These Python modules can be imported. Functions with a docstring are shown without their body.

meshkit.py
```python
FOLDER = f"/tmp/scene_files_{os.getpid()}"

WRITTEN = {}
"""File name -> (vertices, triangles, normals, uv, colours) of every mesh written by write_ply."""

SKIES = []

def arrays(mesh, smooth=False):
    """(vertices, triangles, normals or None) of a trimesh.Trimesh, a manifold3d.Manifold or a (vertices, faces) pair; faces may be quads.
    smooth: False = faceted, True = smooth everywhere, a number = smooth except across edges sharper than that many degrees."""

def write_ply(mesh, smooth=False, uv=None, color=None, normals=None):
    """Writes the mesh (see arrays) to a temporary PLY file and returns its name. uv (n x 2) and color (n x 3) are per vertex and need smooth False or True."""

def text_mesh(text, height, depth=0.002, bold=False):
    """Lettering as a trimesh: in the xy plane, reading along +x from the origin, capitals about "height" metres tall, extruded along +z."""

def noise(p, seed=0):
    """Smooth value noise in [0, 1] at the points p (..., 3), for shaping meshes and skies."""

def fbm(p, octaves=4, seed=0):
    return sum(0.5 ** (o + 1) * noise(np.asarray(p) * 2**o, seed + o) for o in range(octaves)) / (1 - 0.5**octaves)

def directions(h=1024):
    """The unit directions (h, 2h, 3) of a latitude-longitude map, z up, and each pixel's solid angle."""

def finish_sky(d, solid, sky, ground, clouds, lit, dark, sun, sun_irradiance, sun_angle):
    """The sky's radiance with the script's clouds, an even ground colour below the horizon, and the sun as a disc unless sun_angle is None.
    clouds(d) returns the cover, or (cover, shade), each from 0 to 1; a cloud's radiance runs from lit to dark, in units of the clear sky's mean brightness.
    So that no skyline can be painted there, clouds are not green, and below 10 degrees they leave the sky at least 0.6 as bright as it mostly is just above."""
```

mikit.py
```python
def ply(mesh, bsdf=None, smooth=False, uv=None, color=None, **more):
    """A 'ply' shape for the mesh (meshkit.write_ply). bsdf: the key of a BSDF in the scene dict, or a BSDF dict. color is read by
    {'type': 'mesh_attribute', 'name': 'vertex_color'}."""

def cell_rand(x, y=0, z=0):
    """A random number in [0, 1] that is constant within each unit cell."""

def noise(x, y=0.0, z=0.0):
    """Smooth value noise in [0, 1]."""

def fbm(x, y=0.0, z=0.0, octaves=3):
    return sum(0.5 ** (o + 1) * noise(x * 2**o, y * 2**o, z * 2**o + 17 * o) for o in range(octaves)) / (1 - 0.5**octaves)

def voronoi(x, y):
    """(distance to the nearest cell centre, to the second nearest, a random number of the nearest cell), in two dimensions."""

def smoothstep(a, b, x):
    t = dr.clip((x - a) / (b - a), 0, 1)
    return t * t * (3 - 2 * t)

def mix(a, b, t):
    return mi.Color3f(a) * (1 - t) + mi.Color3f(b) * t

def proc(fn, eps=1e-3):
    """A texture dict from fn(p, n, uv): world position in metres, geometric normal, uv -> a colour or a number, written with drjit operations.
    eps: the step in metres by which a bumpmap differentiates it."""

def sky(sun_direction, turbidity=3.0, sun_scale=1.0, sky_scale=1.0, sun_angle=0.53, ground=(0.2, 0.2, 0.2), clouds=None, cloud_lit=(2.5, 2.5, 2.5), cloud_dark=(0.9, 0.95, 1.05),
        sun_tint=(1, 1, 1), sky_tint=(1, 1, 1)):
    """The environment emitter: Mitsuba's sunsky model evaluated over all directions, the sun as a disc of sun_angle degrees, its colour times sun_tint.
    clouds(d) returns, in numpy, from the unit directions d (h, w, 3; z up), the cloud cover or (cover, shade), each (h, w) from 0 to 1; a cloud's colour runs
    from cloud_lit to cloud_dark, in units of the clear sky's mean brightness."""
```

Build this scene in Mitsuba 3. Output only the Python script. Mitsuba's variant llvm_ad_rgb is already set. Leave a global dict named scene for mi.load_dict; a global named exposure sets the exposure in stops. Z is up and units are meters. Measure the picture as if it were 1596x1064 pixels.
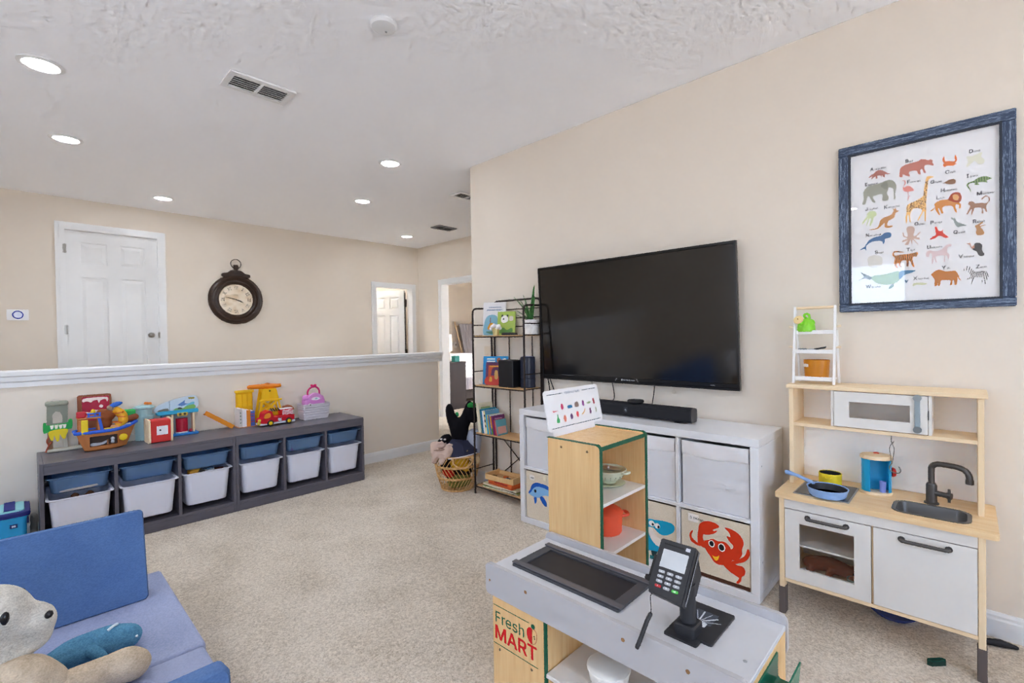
import math, random
import numpy as np, trimesh, drjit as dr, mitsuba as mi, mikit
import manifold3d as m3
from meshkit import text_mesh, noise as mnoise, fbm as mfbm
from shapely.geometry import Polygon, Point, LineString, box as sbox
from shapely import affinity, union_all

# ------------------------------------------------------------------ camera, sky, light, exposure
exposure = 0.79
T = mi.ScalarTransform4f
XR, YE, YH, YF, XB, ZC, XL, YB = 2.687, 3.048, 4.2433, 6.4186, 4.5113, 2.6657, -2.7, -2.8
YAW, PITCH, ROLL, FPX, HCAM = 0.7654, -0.0122, -0.0158, 739.86, 1.232
_fw = np.array([math.cos(PITCH) * math.cos(YAW), math.cos(PITCH) * math.sin(YAW), math.sin(PITCH)])
_rt = np.array([math.sin(YAW), -math.cos(YAW), 0.0])
_up = np.cross(_rt, _fw)
_up = -math.sin(ROLL) * _rt + math.cos(ROLL) * _up
_eye = np.array([0, 0, HCAM])
scene = {'type': 'scene'}
labels = {}
scene['camera'] = {'type': 'perspective', 'fov': math.degrees(2 * math.atan(798 / FPX)), 'fov_axis': 'x', 'near_clip': 0.02, 'far_clip': 200.0,
                   'to_world': T().look_at(origin=_eye.tolist(), target=(_eye + _fw).tolist(), up=_up.tolist())}
SKY = 14.0
scene['sky'] = mikit.sky((0.45, 0.5, 0.74), turbidity=3.5, sun_scale=SKY, sky_scale=SKY, ground=(0.56, 0.62, 0.70),     # the sun stands behind the house: no sun comes in, but the ground outside is sunlit
                         clouds=lambda d: 0.35 + 0 * d[..., 0], cloud_lit=(1.5, 1.5, 1.5), cloud_dark=(1, 1, 1), sky_tint=(.97, 1, 1.05))
LAMP = 72.0           # radiance of the recessed lamps

# ------------------------------------------------------------------ helpers
random.seed(5)
rng = np.random.default_rng(5)
def lin(c):
    if isinstance(c, str):
        c = [int(c[i:i + 2], 16) / 255 for i in (1, 3, 5)]
    return [x / 12.92 if x <= .04045 else ((x + .055) / 1.055) ** 2.4 for x in c]
def rgb(c): return {'type': 'rgb', 'value': lin(c)}
def mat(name, c, rough=.5, metal=0.0, spec=.4, **kw):
    d = {'type': 'principled', 'base_color': rgb(c) if not isinstance(c, dict) else c, 'roughness': rough, 'specular': spec}
    if metal: d['metallic'] = metal
    d.update(kw)
    scene[name] = d
    return name
def bumped(name, fn, scale, eps=1e-3):
    inner = scene.pop(name)
    scene[name] = {'type': 'bumpmap', 'scale': scale, 'tex': mikit.proc(fn, eps), 'bsdf': inner}
    return name
def C(c, rough=.45, **kw):
    n = 'paint_' + c[1:] + '_%d' % round(rough * 100) + ''.join('_%s%d' % (k[:2], v * 100) for k, v in kw.items() if not isinstance(v, dict))
    if n not in scene: mat(n, c, rough, **kw)
    return n
_M = [np.eye(4)]
class at:
    def __init__(s, x=0, y=0, z=0, rz=0, rx=0, ry=0, sc=1):
        m = trimesh.transformations.euler_matrix(math.radians(rx), math.radians(ry), math.radians(rz), 'sxyz')
        m[:3, :3] *= sc
        m[:3, 3] = x, y, z
        s.m = m
    def __enter__(s): _M.append(_M[-1] @ s.m)
    def __exit__(s, *a): _M.pop()
def onwall(y0, z0=0, x=XR): return at(x, y0, z0, rz=-90)     # local x runs right along the right-hand wall, local y into it
def cat(*ms):
    out = []
    for m in ms:
        if m is None: continue
        if isinstance(m, (list, tuple)): out += [cat(*m)] if len(m) else []
        else: out.append(m)
    return trimesh.util.concatenate(out) if len(out) > 1 else out[0]
def moved(m, x=0, y=0, z=0, **r):
    m = m.copy(); m.apply_transform(at(x, y, z, **r).m); return m
_used = {}
def numbered(k):
    if k not in _used:
        _used[k] = 0; return k
    _used[k] += 1
    return '%s_%03d' % (k, _used[k])
def put(key, mesh, material, smooth=False, **more):
    mesh = cat(mesh)
    mesh = trimesh.Trimesh(mesh.vertices, mesh.faces, process=False) if not isinstance(mesh, trimesh.Trimesh) else mesh.copy()
    mesh.apply_transform(_M[-1])
    scene[key] = mikit.ply(mesh, material, smooth=smooth, **more)
    return key
def thing(name, label, category, group=None):
    k = numbered(name)
    labels[k] = {'label': label, 'category': category}
    if group: labels[k]['group'] = group
    return k
def part(holder, name, mesh, material, smooth=30, label=None, stuff=False, **more):
    k = numbered(holder + '__' + name)
    put(k, mesh, material, smooth, **more)
    if label: labels[k] = {'label': label}
    if stuff: labels.setdefault(k, {})['kind'] = 'stuff'
    return k
def single(name, mesh, material, label, category, group=None, smooth=30, **more):
    return put(thing(name, label, category, group), mesh, material, smooth, **more)
def struct(name, mesh, material, smooth=False, holder=None):
    k = numbered(name if holder is None else holder + '__' + name)
    put(k, mesh, material, smooth)
    if holder is None: labels[k] = {'kind': 'structure'}
    return k
# --- primitives
def box(x0, x1, y0, y1, z0, z1, b=.0015):
    b = min(b, .3 * (x1 - x0), .3 * (y1 - y0), .3 * (z1 - z0))
    if b <= 1e-5:
        return trimesh.creation.box(bounds=[[x0, y0, z0], [x1, y1, z1]])
    v = []
    for x, sx in ((x0, 1), (x1, -1)):
        for y, sy in ((y0, 1), (y1, -1)):
            for z, sz in ((z0, 1), (z1, -1)):
                v += [(x, y + sy * b, z + sz * b), (x + sx * b, y, z + sz * b), (x + sx * b, y + sy * b, z)]
    return trimesh.convex.convex_hull(np.array(v))
def sphere_hull(pts, r, n=2):
    ico = trimesh.creation.icosphere(n).vertices
    r = np.broadcast_to(r, (len(pts),))
    return trimesh.convex.convex_hull(np.vstack([ico * q + p for p, q in zip(np.asarray(pts, float), r)]))
def rbox(x0, x1, y0, y1, z0, z1, r, n=2):
    return sphere_hull([(x, y, z) for x in (x0 + r, x1 - r) for y in (y0 + r, y1 - r) for z in (z0 + r, z1 - r)], r, n)
def grid_faces(n, m, closed=True):
    f = []
    for i in range(n - 1):
        for j in range(m if closed else m - 1):
            a, b = i * m + j, i * m + (j + 1) % m
            f += [(a, b, b + m), (a, b + m, a + m)]
    return f
def loft(rings, cap0=True, cap1=True, fix=False):
    rings = [np.asarray(r, float) for r in rings]
    n, m = len(rings), len(rings[0])
    v = list(np.vstack(rings)); f = grid_faces(n, m)
    if cap0:
        v.append(rings[0].mean(0)); c = len(v) - 1
        f += [(c, (j + 1) % m, j) for j in range(m)]
    if cap1:
        v.append(rings[-1].mean(0)); c = len(v) - 1; o = (n - 1) * m
        f += [(c, o + j, o + (j + 1) % m) for j in range(m)]
    m = trimesh.Trimesh(np.array(v), np.array(f), process=False)
    if ((cap0 and cap1) or fix) and m.volume < 0: m.invert()
    return m
def circle(r, n=24, x=0, y=0, ry=None):
    a = np.arange(n) * 2 * np.pi / n
    return np.stack([x + r * np.cos(a), y + (r if ry is None else ry) * np.sin(a)], 1)
def rrect(x0, x1, y0, y1, r, n=4):
    out = []
    for cx, cy, a0 in ((x1 - r, y1 - r, 0), (x0 + r, y1 - r, 90), (x0 + r, y0 + r, 180), (x1 - r, y0 + r, 270)):
        for k in range(n + 1):
            a = math.radians(a0 + 90 * k / n); out.append((cx + r * math.cos(a), cy + r * math.sin(a)))
    return np.array(out)
def lift(p2, z): return np.column_stack([p2, np.full(len(p2), z)])
def lathe(prof, n=28, ry=1.0):
    """profile of (r, z) from bottom to top; ends on the axis are closed by fans, an open ring profile must close on itself"""
    prof = [(max(r, 1e-5), z) for r, z in prof]
    closed = np.allclose(prof[0], prof[-1])
    rings = [lift(circle(r, n, ry=r * ry), z) for r, z in prof]
    return loft(rings, not closed, not closed, True)
def cyl(p0, p1, r, r2=None, n=18):
    p0, p1 = np.asarray(p0, float), np.asarray(p1, float)
    return tube([p0, p1], [r, r if r2 is None else r2], n)
def tube(path, r, n=8, closed=False):
    p = np.asarray(path, float); k = len(p); r = np.broadcast_to(r, (k,))
    t = (np.roll(p, -1, 0) - np.roll(p, 1, 0)) if closed else np.gradient(p, axis=0)
    t /= np.linalg.norm(t, axis=1, keepdims=True) + 1e-12
    a = np.cross(t[0], [0, 0, 1.0] if abs(t[0][2]) < .9 else [1.0, 0, 0]); rings = []
    ang = np.arange(n) * 2 * np.pi / n
    for i in range(k):
        a = a - t[i] * (a @ t[i]); a /= np.linalg.norm(a) + 1e-12
        b = np.cross(t[i], a)
        rings.append(p[i] + r[i] * (np.cos(ang)[:, None] * a + np.sin(ang)[:, None] * b))
    if closed: return loft(rings + [rings[0]], False, False, True)
    return loft(rings)
def smooth_path(pts, n=8, closed=False):
    p = np.asarray(pts, float); out = []; k = len(p)
    for i in range(k if closed else k - 1):
        if closed: q = [p[(i + d) % k] for d in (-1, 0, 1, 2)]
        else: q = [p[max(i - 1, 0)], p[i], p[i + 1], p[min(i + 2, k - 1)]]
        for s in np.arange(n) / n:
            out.append(.5 * (2 * q[1] + (q[2] - q[0]) * s + (2 * q[0] - 5 * q[1] + 4 * q[2] - q[3]) * s * s + (3 * q[1] - q[0] - 3 * q[2] + q[3]) * s ** 3))
    if not closed: out.append(p[-1])
    return np.array(out)
def prism(poly, z0, z1):
    if not hasattr(poly, 'exterior') and not hasattr(poly, 'geoms'): poly = Polygon(poly)
    if not poly.is_valid: poly = poly.buffer(0)
    ms = [trimesh.creation.extrude_polygon(g, z1 - z0, engine='earcut') for g in getattr(poly, 'geoms', [poly]) if g.area > 1e-9]
    m = cat(*ms); m.apply_translation([0, 0, z0]); return m
RX90 = trimesh.transformations.rotation_matrix(math.pi / 2, [1, 0, 0])
RZ90 = trimesh.transformations.rotation_matrix(math.pi / 2, [0, 0, 1])
def face(poly, y0, y1):
    """polygon given as (x, z), standing in the x-z plane, from y0 (front) to y1 (back)"""
    m = prism(poly, -y1, -y0); m.apply_transform(RX90); return m
def side(poly, x0, x1):
    """polygon given as (y, z), standing in the y-z plane, from x0 to x1"""
    m = prism(poly, x0, x1); v = m.vertices; m.vertices = np.stack([v[:, 2], v[:, 0], v[:, 1]], 1); return m
def ell(c, r, rz=0, ry=0, rx=0, n=2):
    m = trimesh.creation.icosphere(n); m.apply_scale(r); return moved(m, *c, rz=rz, ry=ry, rx=rx)
def curve_poly(pts, n=6): return Polygon(smooth_path(np.asarray(pts, float), n, True)).buffer(0)
def txt(s, h, x, z, y, bold=False, d=.0006, width=None):
    m = text_mesh(s, h, d, bold)
    if width: m.apply_scale([width / m.extents[0], 1, 1])
    m.apply_transform(RX90); m.apply_translation([x, y + d, z]); return m      # front face at y
def blob(chains, ref=.02, it=6):
    """one continuous soft body: hulls of spheres along chains of (point, radius)"""
    parts = []
    for ch in chains:
        if len(ch) == 1: ch = [ch[0], ((np.array(ch[0][0]) + [0, 0, 1e-3]), ch[0][1])]
        for (p, r), (q, s) in zip(ch[:-1], ch[1:]):
            a = m3.Manifold.sphere(r, 20).translate(tuple(map(float, p))); b = m3.Manifold.sphere(s, 20).translate(tuple(map(float, q)))
            parts.append(m3.Manifold.batch_hull([a, b]))
    m = m3.Manifold.batch_boolean(parts, m3.OpType.Add).refine_to_length(ref)
    g = m.to_mesh(); t = trimesh.Trimesh(g.vert_properties[:, :3], g.tri_verts)
    trimesh.smoothing.filter_taubin(t, .5, -.51, it)
    return t
def cut(mesh, *tools):
    def M(t): t = t.copy(); t.merge_vertices(); return m3.Manifold(m3.Mesh(np.asarray(t.vertices, np.float32), np.asarray(t.faces, np.uint32)))
    a = M(mesh)
    for t in tools: a = a - M(t)
    g = a.to_mesh(); return trimesh.Trimesh(g.vert_properties[:, :3], g.tri_verts, process=False)
def frame(x0, x1, z0, z1, w, y0, y1, w2=None):
    w2 = w if w2 is None else w2
    return face(Polygon([(x0, z0), (x1, z0), (x1, z1), (x0, z1)], [[(x0 + w, z0 + w2), (x1 - w, z0 + w2), (x1 - w, z1 - w2), (x0 + w, z1 - w2)]]), y0, y1)
# ------------------------------------------------------------------ materials of the room
N, F, V, S = mikit.noise, mikit.fbm, mikit.voronoi, mikit.smoothstep
WALL = '#e0d7cb'
mat('wall_paint', WALL, .75, spec=.2)
mat('ceiling_paint', '#f3f5f9', .9, spec=.1)
bumped('ceiling_paint', lambda p, n, uv: S(.42, .62, F(p.x * 30, p.y * 42, p.z, 2)), .008, 3e-3)
mat('carpet_pile', mikit.proc(lambda p, n, uv: mikit.mix(lin('#ab9f8d'), lin('#e2d8ca'), dr.clip(.55 + .7 * (N(p.x * 280, p.y * 280, 0) - .5) + .55 * (N(p.x * 120, p.y * 120, 0) - .5) + .5 * (F(p.x * 5, p.y * 5, 0, 2) - .5), 0, 1))), .95, spec=.05)
bumped('carpet_pile', lambda p, n, uv: N(p.x * 200, p.y * 200, 1) + .8 * N(p.x * 80, p.y * 80, 3), .007, 2e-3)
mat('trim_white', '#e6e8ea', .35)
mat('door_white', '#e4e6e8', .4)
mat('satin_nickel', '#9a9894', .28, metal=1.0)
mat('dark_metal', '#2a2624', .4, metal=.6)
# ------------------------------------------------------------------ shell
TH = .12
struct('floor', box(XL - TH, 9.2, YB - TH, 10.2, -.12, 0, 0), 'carpet_pile')
struct('ceiling', box(XL - TH, 9.2, YB - TH, 10.2, ZC, ZC + .12, 0), 'ceiling_paint')
struct('wall_right', box(XR, XR + TH, YB, YE, 0, ZC, .004), 'wall_paint')
def wall_x(name, y, x0, x1, holes, t=TH, m='wall_paint'):           # wall in an x-z plane with openings (x0, x1, z0, z1); its face looks to -y
    struct(name, face(Polygon([(x0, 0), (x1, 0), (x1, ZC), (x0, ZC)]).difference(union_all([sbox(a, c, b, d) for a, b, c, d in holes])) if holes else sbox(x0, 0, x1, ZC), y, y + t), m)
def wall_y(name, x, y0, y1, holes, t=TH, m='wall_paint'):
    struct(name, side(sbox(y0, 0, y1, ZC).difference(union_all([sbox(a, c, b, d) for a, b, c, d in holes])) if holes else sbox(y0, 0, y1, ZC), x, x + t), m)
D1 = (.335, 1.083, .33, 2.355)     # closed door of the landing (raised)
D2 = (3.735, 4.378, 0, 2.005)      # open door of the far room
D3 = (5.02, 5.80, 0, 2.03)         # opening into the bedroom, along y
wall_x('wall_far', YF, XL, XB + TH, [(D1[0], D1[1], D1[2], D1[3]), D2])
wall_y('wall_hall', XB, 1.9, YF, [D3])
struct('wall_hall_end', box(XR + TH, XB, 1.9 - TH, 1.9, 0, ZC, 0), 'wall_paint')
WIN = [(.55, 1.35, .6, 2.15), (1.75, 2.5, .6, 2.15)]
wall_y('wall_left', XL - TH, YB, YF + TH, WIN)
WINR = [(-2.5, -.85, .35, 2.3), (-.6, .95, .35, 2.3)]
wall_x('wall_rear', YB - TH, XL - TH, XR + TH, WINR)
# rooms behind the two openings
wall_x('wall_bedroom_far', 9.6, XB + TH, 9.2, [])
WINB = [(3.2, 6.4, .5, 2.3)]  # opening added out of sight to let daylight brighten the bedroom
wall_y('wall_bedroom_side', 8.6, 1.9, 9.6, WINB)
struct('wall_bedroom_near', box(XB + TH, 8.6, 1.9 - TH, 1.9, 0, ZC, 0), 'wall_paint')
wall_x('wall_room_far', 7.75, 2.4, XB + TH, [])
struct('wall_room_side', box(2.4 - TH, 2.4, YF + TH, 7.75, 0, ZC, 0), 'wall_paint')
struct('wall_room_partition', box(XB, XB + TH, YF + TH, 9.6, 0, ZC, 0), 'wall_paint')
# half wall with its moulded cap
XE = 3.225
struct('wall_half', box(XL, XE, YH, YH + .11, 0, .985, 0), 'wall_paint')
capprof = [(-.0, .962), (-.014, .962), (-.014, .990), (-.026, 1.000), (-.026, 1.026), (-.044, 1.034), (-.046, 1.058), (-.043, 1.062), (.153, 1.062), (.156, 1.058), (.154, 1.034), (.136, 1.026), (.136, 1.000), (.124, .990), (.124, .962), (.11, .962)]
def capbar(prof, x0, x1): return side([(YH + a, b) for a, b in prof], x0, x1)
struct('trim_1', cat(capbar(capprof, XL, XE + .045), box(XE, XE + .034, YH - .02, YH + .13, .962, 1.03, .004)), 'trim_white')
# baseboards
BB = [(0, 0), (-.014, 0), (-.014, .07), (-.011, .078), (-.011, .088), (-.006, .1), (0, .1)]
def base_x(name, y, x0, x1, s=1): struct(name, side([(y + s * a, b) for a, b in (BB if s > 0 else BB[::-1])], x0, x1), 'trim_white')
def base_y(name, x, y0, y1, s=1): struct(name, face([(x + s * a, b) for a, b in BB], y0, y1), 'trim_white')
base_x('baseboard_half', YH, XL, XE)
struct('baseboard_half_end', face([(XE - a, b) for a, b in BB], YH, YH + .11), 'trim_white')
base_y('baseboard_right', XR, YB, YE)
base_x('baseboard_right_end', YE, XR, XR + TH, -1)
base_y('baseboard_hall', XB, 1.9, D3[0] - .07)
base_y('baseboard_hall_corner', XB, D3[1] + .09, YF)
base_x('baseboard_far', YF, 1.2, D2[0] - .08)
base_x('baseboard_bedroom', 9.6, XB + TH, 8.6)
# ------------------------------------------------------------------ doors and casings
def casing_x(name, y, d, w=.068, t=.018):
    x0, x1, z0, z1 = d
    o = Polygon([(x0 - w, z0), (x0 - w, z1 + w), (x1 + w, z1 + w), (x1 + w, z0), (x1, z0), (x1, z1), (x0, z1), (x0, z0)])
    i = Polygon([(x0 - w * .55, z0), (x0 - w * .55, z1 + w * .55), (x1 + w * .55, z1 + w * .55), (x1 + w * .55, z0), (x1 - .004, z0), (x1 - .004, z1 - .004), (x0 + .004, z1 - .004), (x0 + .004, z0)])
    struct(name, cat(face(o, y - t, y), face(i, y - t - .006, y + TH)), 'trim_white')
casing_x('trim_2', YF, D1)
casing_x('trim_3', YF, D2)
def six_panel(w, h, t=.036, y=0, rows=((.10, .40), (.475, .80), (.845, .945))):
    """door leaf: raised panels in recessed fields, on both faces; local x 0..w, z 0..h"""
    sw, mid = .11 * w / .75, .10 * w / .75
    cols = [(sw, (w - mid) / 2), ((w + mid) / 2, w - sw)]
    rows = [(h * a, h * b) for a, b in rows]
    cells = [(a, b, c, d) for a, b in cols for c, d in rows]
    holes = union_all([sbox(a, c, b, d) for a, b, c, d in cells])
    out = [face(sbox(0, 0, w, h).difference(holes), y, y + t), face(holes, y + .011, y + t - .011)]
    for a, b, c, d in cells:
        r0, r1 = rrect(a + .012, b - .012, c + .012, d - .012, .002, 1), rrect(a + .04, b - .04, c + .04, d - .04, .002, 1)
        for y0, y1 in ((y + .0112, y + .003), (y + t - .0112, y + t - .003)):
            rings = [np.stack([r[:, 0], np.full(len(r), yy), r[:, 1]], 1) for r, yy in ((r0, y0), (r1, y1))]
            m = loft(rings, False, True)
            if y1 > y0: m.invert()
            out.append(m)
    return cat(out)
def knob(x, z, y, s=-1):
    prof = [(0, 0), (.026, 0), (.026, .006), (.011, .01), (.010, .03), (.02, .038), (.027, .05), (.026, .06), (.018, .068), (0, .07)]
    return moved(lathe(prof, 24), x, y, z, rx=90 if s < 0 else -90)
def hinge(x, z, y): return cat(cyl((x, y, z - .045), (x, y, z + .045), .007, n=10), box(x - .016, x + .012, y + .002, y + .006, z - .042, z + .042, 0))
struct('floor_landing', box(.1, 1.4, YF - .9, YF + TH, 0.001, D1[2] - .005, .01), 'carpet_pile')
struct('door_1', moved(six_panel(D1[1] - D1[0] - .008, D1[3] - D1[2] - .012, rows=((.08, .26), (.31, .772), (.835, .945))), D1[0] + .004, YF + .012, D1[2] + .006), 'door_white')
struct('door_knob', knob(D1[1] - .075, 1.3, YF + .012), 'satin_nickel', True, 'door_1')
struct('latch', box(D1[1] - .012, D1[1] + .002, YF - .026, YF + .01, 1.27, 1.33, .002), 'satin_nickel', False, 'door_1')
for z in (2.16, 1.36, .55): struct('hinge', hinge(D1[0] + .002, z, YF - .028), 'satin_nickel', False, 'door_1')
struct('door_backing', box(D1[0] - .05, D1[1] + .05, YF + TH, YF + TH + .02, .2, 2.5, 0), C('#55504a', .9)); labels['door_backing'] = {'kind': 'structure'}
# open door of the far room, hinged on its right jamb and swung into the room
with at(D2[1] - .035, YF + TH + .03, .008, rz=180 - 62):
    struct('door_2', moved(six_panel(.60, 1.985), 0, -.018, 0), 'door_white')
    for z in (1.78, .97, .25): struct('hinge', cat(box(-.024, -.002, -.03, .02, z - .06, z + .06, .003)), 'dark_metal', False, 'door_2')
    struct('door_edge_seal', box(-.012, -.003, -.015, .015, .01, 1.95, .002), C('#4a4846', .5), False, 'door_2')  # dark strip standing in for the shaded gap between leaf and jamb
    struct('door_knob', knob(.54, .95, -.018), 'satin_nickel', True, 'door_2')
# bedroom opening (in the wall x = XB): casing in local coordinates, x running to -y
with at(XB, 0, 0, rz=-90): casing_x('trim_4', 0, (-D3[1], -D3[0], 0, D3[3]), .075)
# ------------------------------------------------------------------ windows out of view
for i, (a, b, c, d) in enumerate(WIN):
    with at(XL, 0, 0, rz=90):
        w = struct('window_%d' % (i + 1), cat(frame(a, b, c, d, .045, .02, .09), box(a, b, .03, .08, (c + d) / 2 - .02, (c + d) / 2 + .02), frame(a - .06, b + .06, c - .06, d + .06, .065, -.016, .002), box(a - .08, b + .08, -.05, .03, c - .02, c + .012)), 'trim_white')
        struct('pane', trimesh.Trimesh([(a + .04, .055, c + .04), (b - .04, .055, c + .04), (b - .04, .055, d - .04), (a + .04, .055, d - .04)], [(0, 1, 2), (0, 2, 3)], process=False), 'window_glass', False, w)
for i, (a, b, c, d) in enumerate(WINR):
    with at(0, YB, 0, rz=180):
        a, b = -b, -a
        w = struct('window_%d' % (i + 3), cat(frame(a, b, c, d, .045, .02, .09), box(a, b, .03, .08, (c + d) / 2 - .02, (c + d) / 2 + .02), frame(a - .06, b + .06, c - .06, d + .06, .065, -.016, .002), box(a - .08, b + .08, -.05, .03, c - .02, c + .012)), 'trim_white')
        struct('pane', trimesh.Trimesh([(a + .04, .055, c + .04), (b - .04, .055, c + .04), (b - .04, .055, d - .04), (a + .04, .055, d - .04)], [(0, 1, 2), (0, 2, 3)], process=False), 'window_glass', False, w)
with at(8.6, 0, 0, rz=-90):  # unseen window added to brighten the bedroom
    a, b, c, d = -6.4, -3.2, .5, 2.3
    w = struct('window_5', cat(frame(a, b, c, d, .05, .02, .09), box((a + b) / 2 - .03, (a + b) / 2 + .03, .03, .08, c + .05, d - .05), frame(a - .06, b + .06, c - .06, d + .06, .065, -.016, .002)), 'trim_white')
    struct('pane', trimesh.Trimesh([(a + .04, .055, c + .04), (b - .04, .055, c + .04), (b - .04, .055, d - .04), (a + .04, .055, d - .04)], [(0, 1, 2), (0, 2, 3)], process=False), 'window_glass', False, w)
scene['window_glass'] = {'type': 'thindielectric'}
# ------------------------------------------------------------------ ceiling fittings
lamp_text = ['recessed ceiling light nearest the left edge, largest in the picture', 'recessed ceiling light above the left end of the long half wall', 'recessed ceiling light just above and right of the white closed door',
             'recessed ceiling light nearest the corner of the wall with the television', 'recessed ceiling light above the small far doorway with the open door', 'recessed ceiling light deepest in the hall, beside the small dark air vent']
def downlight(x, y, label, r=.075):
    t = thing('recessed_light', label, 'ceiling light', 'recessed ceiling lights')
    with at(x, y, ZC):
        part(t, 'trim_ring', lathe([(r, -.001), (r + .018, -.001), (r + .018, -.005), (r, -.010), (r - .006, -.006), (r, -.001)], 32), 'trim_white')
        k = part(t, 'diffuser', moved(trimesh.creation.cylinder(r, .003, sections=32), 0, 0, -.0045), 'trim_white', label='glowing white diffuser')
        scene[k]['emitter'] = {'type': 'area', 'radiance': {'type': 'rgb', 'value': [LAMP * .94, LAMP * .98, LAMP * 1.05]}}
for (x, y), l in zip([(.111, 3.434), (.263, 4.568), (1.036, 5.813), (2.148, 3.421), (2.527, 4.564), (3.852, 5.737)], lamp_text): downlight(x, y, l)
for x, y, w_ in ((.1, 1.0, 'above the photographer'), (-1.5, 1.0, 'beside the left windows'), (1.5, -1.0, 'over the right rear corner'), (-1.5, 3.4, 'over the left end of the half wall'), (-.2, -1.0, 'before the rear windows')): downlight(x, y, 'recessed ceiling light out of view ' + w_)
def vent(x0, x1, y0, y1, label, n=6, m='trim_white', split=True):
    t = thing('air_vent', label, 'air vent', 'ceiling air vents')
    with at((x0 + x1) / 2, (y0 + y1) / 2, ZC):
        w, h = (x1 - x0) / 2, (y1 - y0) / 2; f = .03
        ring = Polygon(rrect(-w, w, -h, h, .004, 1), [rrect(-w + f, w - f, -h + f, h - f, .003, 1)])
        part(t, 'frame', cat(prism(ring, -.012, -.001), *( [box(-.006, .006, -h + f, h - f, -.012, -.001, 0)] if split else [])), m)
        part(t, 'backing', box(-w + f, w - f, -h + f, h - f, -.0015, -.0008, 0), C('#24262a', .8))
        for i in range(n):
            yy = -h + f + (2 * h - 2 * f) * (i + .5) / n
            part(t, 'slat', moved(box(-w + f, w - f, -.0060, .0060, -.0008, .0008, 0), 0, yy, -.0085, rx=18), m, False)
vent(.806, 1.150, 2.805, 3.005, 'white slatted air vent in the middle of the ceiling')
vent(3.765, 4.065, 4.88, 5.06, 'dark slatted air vent at the far end of the hall ceiling', 4, C('#6a6c70', .5))
vent(3.05, 3.40, 3.60, 3.78, 'white air vent half hidden behind the upper corner of the television wall', 5)
t = thing('smoke_detector', 'round white smoke detector cover on the ceiling', 'smoke detector')
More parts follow.
